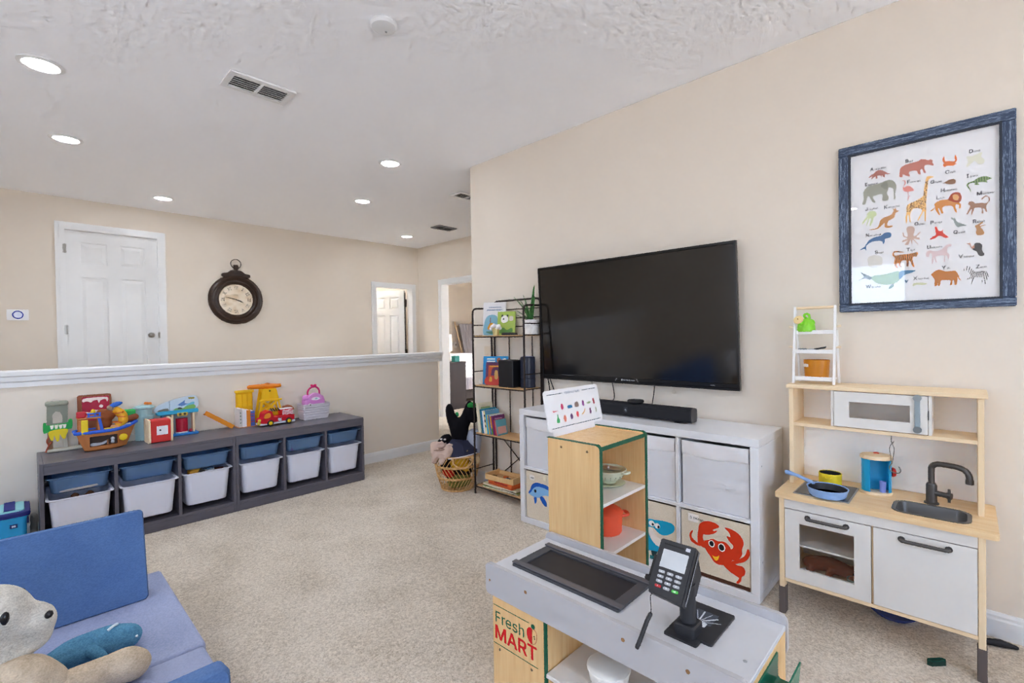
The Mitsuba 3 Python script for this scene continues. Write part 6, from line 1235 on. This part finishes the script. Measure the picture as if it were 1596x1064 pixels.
part(t, 'fin', blob([[((.14, 2.03, .252), .022), ((.17, 1.99, .226), .014)]], .008), 'whale_fur', True); part(t, 'tail', blob([[((-.005, 2.045, .232), .016), ((-.035, 2.08, .226), .018)], [((-.005, 2.045, .232), .016), ((-.035, 2.01, .226), .018)]], .008), 'whale_fur', True)
part(t, 'stripe', tube(smooth_path([(.185, 2.034, .288), (.20, 2.040, .294), (.212, 2.046, .294)], 4), .0042, 6), C('#c8d6de', .7), label='small pale stripe'); part(t, 'eye', ell((.256, 2.010, .247), (.0045, .0045, .0045), n=1), C('#dfe8ee', .2), True)
# ------------------------------------------------------------------ bag by the storage units
t = thing('toy_bag', 'bright blue printed zip bag with a pale lid left of the storage units', 'bag')
bq = lambda z, o=0, r=.02: lift(rrect(-.26 + o, .026 - o, 3.90 + o, 4.15 - o, r, 4), z)
part(t, 'body', loft([bq(.001, .018), bq(.012, .006), bq(.10, .012), bq(.21, .010), bq(.245, .0)]), C('#2a9fd8', .45), 30)
part(t, 'lid_band', loft([bq(.2455, -.004), bq(.258, -.006), bq(.268, -.004), bq(.272, .004)]), C('#1c2470', .5), 30, label='navy lid edge'); part(t, 'lid_panel', loft([bq(.272, .018), bq(.280, .020), bq(.283, .035)]), C('#8fd0d8', .5), 30, label='pale turquoise lid panel'); part(t, 'strap', box(-.075, -.03, 3.925, 4.125, .2832, .288, .001), C('#1e2878', .6), False); part(t, 'zip_pull', box(.016, .024, 3.888, 3.893, .205, .243, .001), C('#1c2450', .5), False)
yf = 3.9095
for nm, pts, c in (('cloud_print', [(-.15, .03), (-.15, .17), (-.11, .18), (-.095, .12), (-.10, .04)], '#e6dfe8'), ('red_print', [(-.148, .04), (-.145, .11), (-.12, .115), (-.115, .05)], '#c8505a'), ('bird_print', [(-.05, .095), (-.035, .118), (-.01, .108), (-.012, .09), (-.035, .085)], '#d0402c'), ('yellow_print', [(-.085, .06), (-.06, .095), (-.03, .085), (-.02, .05), (-.055, .04)], '#d4c83a'), ('green_print', [(-.08, .03), (-.07, .07), (-.045, .06), (-.04, .03)], '#2f9a86'), ('purple_print', [(.0, .10), (.016, .114), (.018, .106), (.004, .092)], '#8a2a78'), ('wave_print', [(-.07, .12), (-.03, .128), (.004, .124), (-.02, .116)], '#2266b8')):
    part(t, nm, face(curve_poly(pts, 4), yf - .004, yf + .004), C(c, .5), False)
part(t, 'emblem', cat(face(sbox(-.052, .185, -.022, .205), yf - .0045, yf + .006)), C('#20326a', .5), False); part(t, 'emblem_mark', face(sbox(-.045, .190, -.029, .200), yf - .0052, yf - .0046), C('#c6d2e6', .5), False)
t = thing('clear_bag', 'grey translucent bag squeezed between the blue bag and the storage unit', 'bag')
m = blob([[((.044, 4.0, .09), .018), ((.046, 4.1, .09), .018), ((.046, 4.06, .20), .016)]], .008); m.vertices[:, 2] = np.maximum(m.vertices[:, 2], .002); m.vertices = m.vertices + m.vertex_normals * ((mfbm(m.vertices * 40, 3) - .5) * .01)[:, None]
part(t, 'body', m, C('#9a958e', .3), True)
# ------------------------------------------------------------------ clock on the far wall
with at(1.848, YF - .002, 1.722):
    t = thing('wall_clock', 'round dark pocket-watch style wall clock with roman numerals on the far wall', 'clock')
    DW = mat('clock_wood', mikit.proc(lambda p, n, uv: mikit.mix(lin('#1e1613'), lin('#3a261a'), F(p.x * 14, p.y * 14, p.z * 40, 3))), .35)
    R_ = .298
    def facing(m): return moved(m, 0, 0, 0, rx=90)
    part(t, 'rim', facing(lathe([(.185, 0), (R_, 0), (R_, .018), (R_ - .012, .040), (R_ - .035, .050), (R_ - .055, .042), (R_ - .065, .030), (R_ - .085, .034), (.195, .022), (.187, .012), (.185, 0)], 56)), DW, 40)
    part(t, 'dial', facing(lathe([(0, 0), (.1845, 0), (.1845, .008), (0, .008)], 48)), mat('dial_cream', mikit.proc(lambda p, n, uv: mikit.mix(lin('#d9c3a4'), lin('#eee2cf'), S(.25, .6, F(p.x * 12, p.y * 12, p.z * 12, 3)))), .5), 30)
    for i, s in enumerate(['XII', 'I', 'II', 'III', 'IIII', 'V', 'VI', 'VII', 'VIII', 'IX', 'X', 'XI']):
        m = text_mesh(s, .036, .001, False); m.apply_scale([min(1.0, .040 / m.extents[0]) if len(s) > 1 else 1, 1, 1]); m.apply_translation([-m.bounds[:, 0].mean(), .127, 0]); a = math.radians(-30 * i)
        m.apply_transform(trimesh.transformations.rotation_matrix(a, [0, 0, 1])); m.apply_transform(RX90); m.apply_translation([0, -.008, 0])
        part(t, 'numeral', m, C('#2b231e', .6), False, label='numeral ' + s)
    def hand(L, w, ang, y, back=.03):
        return moved(face([(-w * .4, -back), (w * .4, -back), (w, L * .55), (w * .3, L), (-w * .3, L), (-w, L * .55)], y - .001, y), 0, 0, 0, ry=ang)
    part(t, 'hour_hand', hand(.085, .006, 113, -.0105), C('#1a1614', .5), False); part(t, 'minute_hand', hand(.128, .004, 284, -.0125, .05), C('#1a1614', .5), False); part(t, 'boss', facing(moved(lathe([(0, 0), (.007, 0), (.006, .004), (0, .005)], 16), 0, 0, .0125)), C('#1a1614', .4), 40)
    part(t, 'maker_mark', cat(box(-.05, .05, -.0086, -.008, .058, .062, 0), box(-.035, .035, -.0086, -.008, .045, .048, 0)), C('#c4ad90', .6), False, stuff=True)
    crest = curve_poly([(-.150, .275), (-.152, .30), (-.138, .312), (-.10, .318), (-.07, .338), (-.045, .352), (.045, .352), (.07, .338), (.10, .318), (.138, .312), (.152, .30), (.150, .275), (.08, .262), (-.08, .262)], 5)
    part(t, 'crest', cat(face(crest, -.034, 0), face(crest.buffer(-.008), -.040, -.034)), DW, 30)
    part(t, 'stem', moved(lathe([(0, .345), (.024, .345), (.020, .36), (.026, .366), (.022, .378), (.028, .386), (.028, .410), (.022, .418), (0, .420)], 24), 0, -.022, 0), DW, 30)
    part(t, 'ring', tube(np.array([(.056 * math.cos(a), -.022, .430 + .056 * math.sin(a)) for a in np.arange(32) * math.pi / 16]), .0045, 8, True), DW, 40)
# ------------------------------------------------------------------ bedroom and far room
with at(4.79, 6.25, 0):
    t = thing('nightstand', 'dark black brown bedside cabinet seen through the bedroom doorway', 'cabinet')
    part(t, 'body', box(0, .555, .004, .40, .001, .778, .002), C('#2b2528', .5), False); part(t, 'top', box(-.008, .565, 0, .405, .7785, .800, .003), C('#2f292b', .45), False)
    for z in (.10, .31, .52): part(t, 'drawer', box(-.009, -.0005, .02, .385, z, z + .195, .002), C('#2a2427', .5), False)
with at(5.19, 6.335, .8005):
    t = thing('teal_box', 'small teal box standing on the dark bedside cabinet', 'box'); part(t, 'body', box(-.05, .05, -.05, .05, 0, .085, .004), C('#2f7d78', .5), False); part(t, 'lid', box(-.052, .052, -.052, .052, .0855, .10, .004), C('#34867f', .5), False)
with at(5.215, 6.535, .8005):
    t = thing('table_lamp', 'slim lit lamp with a cream shade at the left edge of the bedroom doorway', 'lamp')
    part(t, 'base', lathe([(0, 0), (.045, 0), (.045, .02), (.02, .03), (.018, .20), (0, .20)], 24), C('#e6e2da', .4), 40)
    k = part(t, 'shade', lathe([(.046, .185), (.048, .185), (.048, .47), (.046, .47), (.046, .185)], 28), C('#e9dcbc', .8), 40, label='cream glowing shade'); scene[k]['emitter'] = {'type': 'area', 'radiance': {'type': 'rgb', 'value': [2.0, 1.75, 1.35]}}
with at(5.42, 6.76, 0):
    t = thing('bed', 'bed with a white quilt and pale grey skirt seen through the bedroom doorway', 'bed')
    part(t, 'base', box(.03, 1.55, .03, 2.0, .06, .28, .005), C('#3a3230', .6), False)
    for x in (.08, 1.5):
        for y in (.08, 1.95): part(t, 'leg', cyl((x, y, .0005), (x, y, .062), .03), C('#3a3230', .6), 40)
    part(t, 'mattress', rbox(.0, 1.58, 0, 2.05, .281, .70, .05), C('#e4e4ea', .8), True)
    xs = np.linspace(0, 1, 60); P = [(1.60 * q - .01, -.012 + .012 * math.sin(q * 120)) for q in xs]
    part(t, 'skirt', cat(loft([lift(np.array([(a, b) for a, b in P] + [(a, b + .012) for a, b in P[::-1]]), z) for z in (.24, .46)])), C('#b9b4bc', .9), 30)
    part(t, 'quilt', rbox(-.03, 1.62, -.035, 1.6, .43, .86, .07), C('#eceef4', .85), True, label='white quilt')
    part(t, 'headboard', box(-.02, 1.6, 2.06, 2.12, .1, 1.15, .02), C('#b7a68f', .7), False)
with at(7.82, 9.2, 0):
    t = thing('blanket_ladder', 'leaning pale wooden pole rack draped with a grey blanket in the bedroom', 'blanket rack')
    for x in (-.02, .55): part(t, 'pole', tube([(x + .10, -.1, .0), (x, .33, 1.62)], .022, 10), C('#c9ad8c', .6), 40)
    for z in (.6, 1.1, 1.5): part(t, 'rung', cyl((.08 - z * .05, -.1 + z * .265, z), (.60 - z * .05, -.1 + z * .265, z), .012, n=10), C('#c9ad8c', .6), 40)
    xs = np.linspace(.06, .54, 24); rows = [[(x, .30 - 0.27 * (1.53 - z) - .04 + .014 * math.sin(x * 60 + z), z) for x in xs] for z in (1.56, 1.4, 1.1, .8, .5)]
    v = np.vstack([np.array(r) for r in rows]); part(t, 'blanket', cat(trimesh.Trimesh(np.vstack([v, v + [0, .02, 0]]), grid_faces(5, 24, False) + [tuple(120 + i for i in f[::-1]) for f in grid_faces(5, 24, False)], process=False)), 'blanket_grey', True, label='grey draped blanket')
scene['blanket_grey'] = {'type': 'twosided', 'bsdf': {'type': 'principled', 'base_color': rgb('#a39ea4'), 'roughness': .9}}
with at(7.87, 9.6, 1.02, sc=.62):
    t = thing('wall_flower', 'white openwork flower ornament on the bedroom wall beside the lamp', 'wall ornament')
    for i in range(12): part(t, 'petal', moved(face(curve_poly([(0, .03), (.03, .09), (0, .14), (-.03, .09)], 4), -.02, -.002), 0, 0, 0, ry=30 * i), C('#e9e6e2', .6), 30)
    part(t, 'centre', moved(lathe([(0, 0), (.03, 0), (.025, .012), (0, .014)], 20), 0, -.016, 0, rx=90), C('#5a5048', .5), 40)
for x, y, l in ((6.3, 5.0, 'round flush ceiling light of the bedroom'), (3.6, 7.15, 'round flush ceiling light of the far room')):  # lamps added out of sight to brighten the rooms behind the openings
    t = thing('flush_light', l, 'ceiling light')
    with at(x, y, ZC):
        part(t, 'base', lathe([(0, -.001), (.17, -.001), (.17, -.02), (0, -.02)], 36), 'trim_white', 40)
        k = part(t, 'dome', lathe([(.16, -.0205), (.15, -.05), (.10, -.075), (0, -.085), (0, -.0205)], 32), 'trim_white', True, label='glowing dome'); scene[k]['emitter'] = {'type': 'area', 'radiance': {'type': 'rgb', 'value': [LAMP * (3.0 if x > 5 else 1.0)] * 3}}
with at(4.42, 7.748, 1.03):
    t = thing('wall_grille', 'small dark slotted wall grille in the far room, just above the half wall', 'wall grille')
    part(t, 'plate', box(-.09, .075, -.012, -.001, 0, .12, .002), C('#4a4644', .5), False)
    for x in (-.07, -.02, .03): part(t, 'slot', box(x, x + .035, -.0135, -.0122, .03, .09, .0005), C('#7d7874', .5), False)
